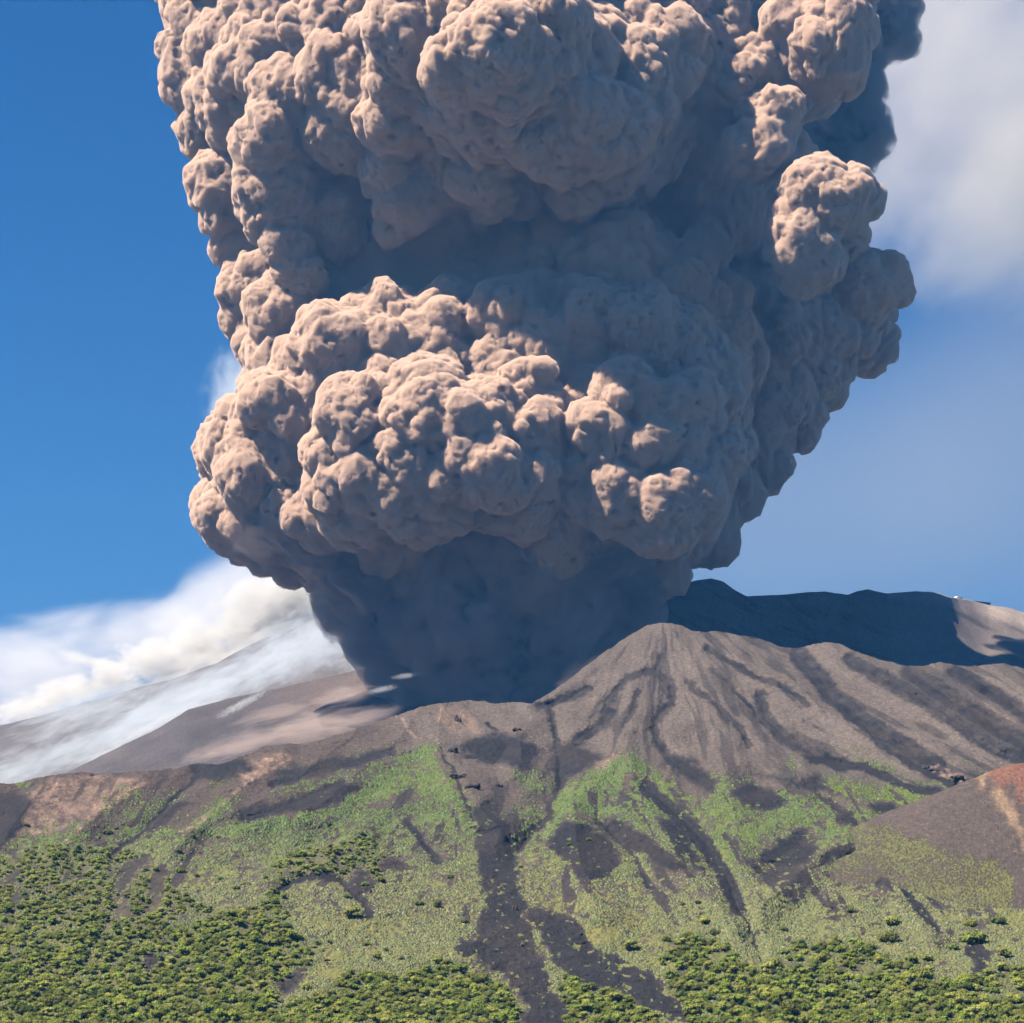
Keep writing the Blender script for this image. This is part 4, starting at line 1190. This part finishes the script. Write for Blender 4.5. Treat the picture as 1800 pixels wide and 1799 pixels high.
# the remaining woodland as one object: points with scattered crowns
def stuff_wood(pts):
    P, _, _ = ground_at(np.array([p[0] for p in pts]), np.array([p[1] for p in pts]))
    s = np.array([p[2] for p in pts]) / F * P[:, 1] / 2
    P[:, 2] -= .1 * s
    me = bpy.data.meshes.new('distant_woodland'); me.from_pydata([tuple(p) for p in P], [], []); me.update()
    a = me.attributes.new('size', 'FLOAT', 'POINT'); a.data.foreach_set('value', s.astype(np.float32))
    rg = np.random.default_rng(5)
    a = me.attributes.new('turn', 'FLOAT', 'POINT'); a.data.foreach_set('value', rg.uniform(0, 6.28, len(P)).astype(np.float32))
    a = me.attributes.new('kind_id', 'INT', 'POINT'); a.data.foreach_set('value', rg.integers(0, 9, len(P)).astype(np.int32))
    o = bpy.data.objects.new('distant_woodland', me); C.objects.link(o)
    ng = bpy.data.node_groups.new('scatter', 'GeometryNodeTree')
    ng.interface.new_socket('Geometry', in_out='INPUT', socket_type='NodeSocketGeometry')
    ng.interface.new_socket('Geometry', in_out='OUTPUT', socket_type='NodeSocketGeometry')
    gi_, go = ng.nodes.new('NodeGroupInput'), ng.nodes.new('NodeGroupOutput')
    jn = ng.nodes.new('GeometryNodeJoinGeometry')
    def named(nm, ty):
        q = ng.nodes.new('GeometryNodeInputNamedAttribute'); q.data_type = ty; q.inputs[0].default_value = nm; return q.outputs[0]
    for k in range(9):
        ob = PROTO[k][1][0]
        oi = ng.nodes.new('GeometryNodeObjectInfo'); oi.transform_space = 'ORIGINAL'; oi.inputs[0].default_value = ob; oi.inputs['As Instance'].default_value = True
        io = ng.nodes.new('GeometryNodeInstanceOnPoints')
        ng.links.new(gi_.outputs[0], io.inputs['Points']); ng.links.new(oi.outputs['Geometry'], io.inputs['Instance'])
        cp = ng.nodes.new('FunctionNodeCompare'); cp.data_type = 'INT'; cp.operation = 'EQUAL'
        ng.links.new(named('kind_id', 'INT'), cp.inputs[2]); cp.inputs[3].default_value = k
        ng.links.new(cp.outputs[0], io.inputs['Selection'])
        cx = ng.nodes.new('ShaderNodeCombineXYZ'); ng.links.new(named('turn', 'FLOAT'), cx.inputs[2])
        ng.links.new(cx.outputs[0], io.inputs['Rotation'])
        ng.links.new(named('size', 'FLOAT'), io.inputs['Scale'])
        ng.links.new(io.outputs[0], jn.inputs[0])
    ng.links.new(jn.outputs[0], go.inputs[0])
    md = o.modifiers.new('scatter', 'NODES'); md.node_group = ng
    tag(o, 'mass of smaller bushes filling the woodland higher up the hillside', 'woodland', kind='stuff')
for k in range(9):
    if k not in PROTO: plant(k, 100 + 40 * k, 1780, 30, '%s bush in the lower left woodland' % SPECIES[k][3])
stuff_wood(rest)

# ------------------------------------------------------------------ lava outcrops
rm, rnt, ro = new_mat('lava_rock')
rb = N(rnt, 'ShaderNodeBsdfPrincipled', Roughness=.9)
rnt.links.new(mix_n(rnt, noise_n(rnt, pos_n(rnt), .35, 5, .7), (.022, .018, .018), (.09, .062, .055)), rb.inputs['Base Color'])
rnt.links.new(rb.outputs[0], ro.inputs['Surface'])
def outcrop(u, v, w, h, label, seed):
    r = np.random.default_rng(seed)
    co, fs, n = [], [], 0
    iv, ff = ico(2)
    P = ground_at(u, v)[0].reshape(3); k = P[1] / F
    for q in range(7):
        c = np.array([r.uniform(-.42, .42) * w, r.uniform(-.3, .3) * w, r.uniform(-.1, .25) * h]); s = r.uniform(.14, .34)
        p = iv * np.array([w * s, w * s * .8, h * s * 1.6])
        p = p * (1 + .35 * noise3(iv * 1.7 + 9 * q, seed)[:, None]); co.append((np.round(p * 2) * .2 + p * .6 + c) * k); fs.append(ff + n); n += len(iv)
    o = mesh_obj('lava_outcrop', np.concatenate(co), np.concatenate(fs), rm, smooth=False)
    o.location = P
    tag(o, label, 'rock')
for i, a in enumerate([(808,1366,34,14,'jagged black lava outcrop at the head of the central channel'),(828,1384,24,12,'smaller dark lava outcrop just below and right of the jagged black one'),(797,1322,16,14,'dark rock notch in the reddish knoll above the green spur'),
    (803,1268,12,16,'dark cleft rock near the top of the central stony knoll'),(910,1284,14,8,'small dark rock on the brown hump left of the cone gully'),(854,1410,12,8,'small black rock low in the upper lava channel'),(832,1456,12,8,'black rock on the left bank of the upper lava channel'),
    (875,1382,14,8,'reddish dark rock on the brown slope above the channel'),(1650,1354,26,9,'dark lava outcrop low on the long right spur, upper one'),(1682,1368,24,8,'dark lava outcrop low on the long right spur, lowest one'),(1626,1351,14,8,'small dark rock at the left end of the outcrops on the long right spur'),
    (905,1600,9,14,'small black rock crack in the wide lava channel'),(1322,1122,12,5,'small dark rock on the skyline right of the cone summit')]):
    outcrop(*a, seed=40 + i)

# ------------------------------------------------------------------ the little buildings on the far crest
def crest_D(u): return 5050.0
def flat_mat(name, c):
    m, nt, out = new_mat(name)
    b = N(nt, 'ShaderNodeBsdfPrincipled', Roughness=.7)
    nt.links.new(mix_n(nt, noise_n(nt, pos_n(nt), .4, 3), c, [x * .8 for x in c]), b.inputs['Base Color'])
    nt.links.new(b.outputs[0], out.inputs['Surface']); return m
WH, DK, GY = flat_mat('white_shell', (.8, .79, .76)), flat_mat('dark_cladding', (.05, .07, .10)), flat_mat('grey_wall', (.3, .29, .28))
k = 5060 / F
ob = bpy.data.objects.new('observatory', None); C.objects.link(ob); ob.location = px(1681, 1053, 5370)
tag(ob, 'tiny white domed observatory on the sunlit far crest', 'observatory')
iv, ff = ico(3)
d = mesh_obj('dome', np.maximum(iv, [-9, -9, -.15]) * np.array([5.2, 5.2, 4.2]) + [0, 0, 1.5], ff, WH, ob)
box('wall', -5, 5, -5, 5, -6, 1.2, WH, ob)
box('annex', 5.2, 14, -4, 4, -6, 1.5, GY, ob); box('annex_roof', 5.0, 14.3, -4.2, 4.2, 1.503, 2.2, DK, ob)
sh = bpy.data.objects.new('long_shed', None); C.objects.link(sh); sh.location = px(1721, 1060, 5370); sh.rotation_euler = (0, math.radians(5.5), 0)
tag(sh, 'long low dark building on the far crest right of the white dome', 'building')
box('wall', -25, 25, -4, 4, -8, 1.4, DK, sh); box('roof', -25.6, 25.6, -4.8, 4.8, 1.403, 2.2, DK, sh)
for q in range(8): box('window', -22 + q * 6, -19 + q * 6, -4.05, -3.9, -.4, .9, GY, sh)
hz = box('haze', -12100, 12100, -12100, 12100, -102, 2900, hm)
tag(hz, 'thin blue air between the viewer and the volcano', kind='stuff')
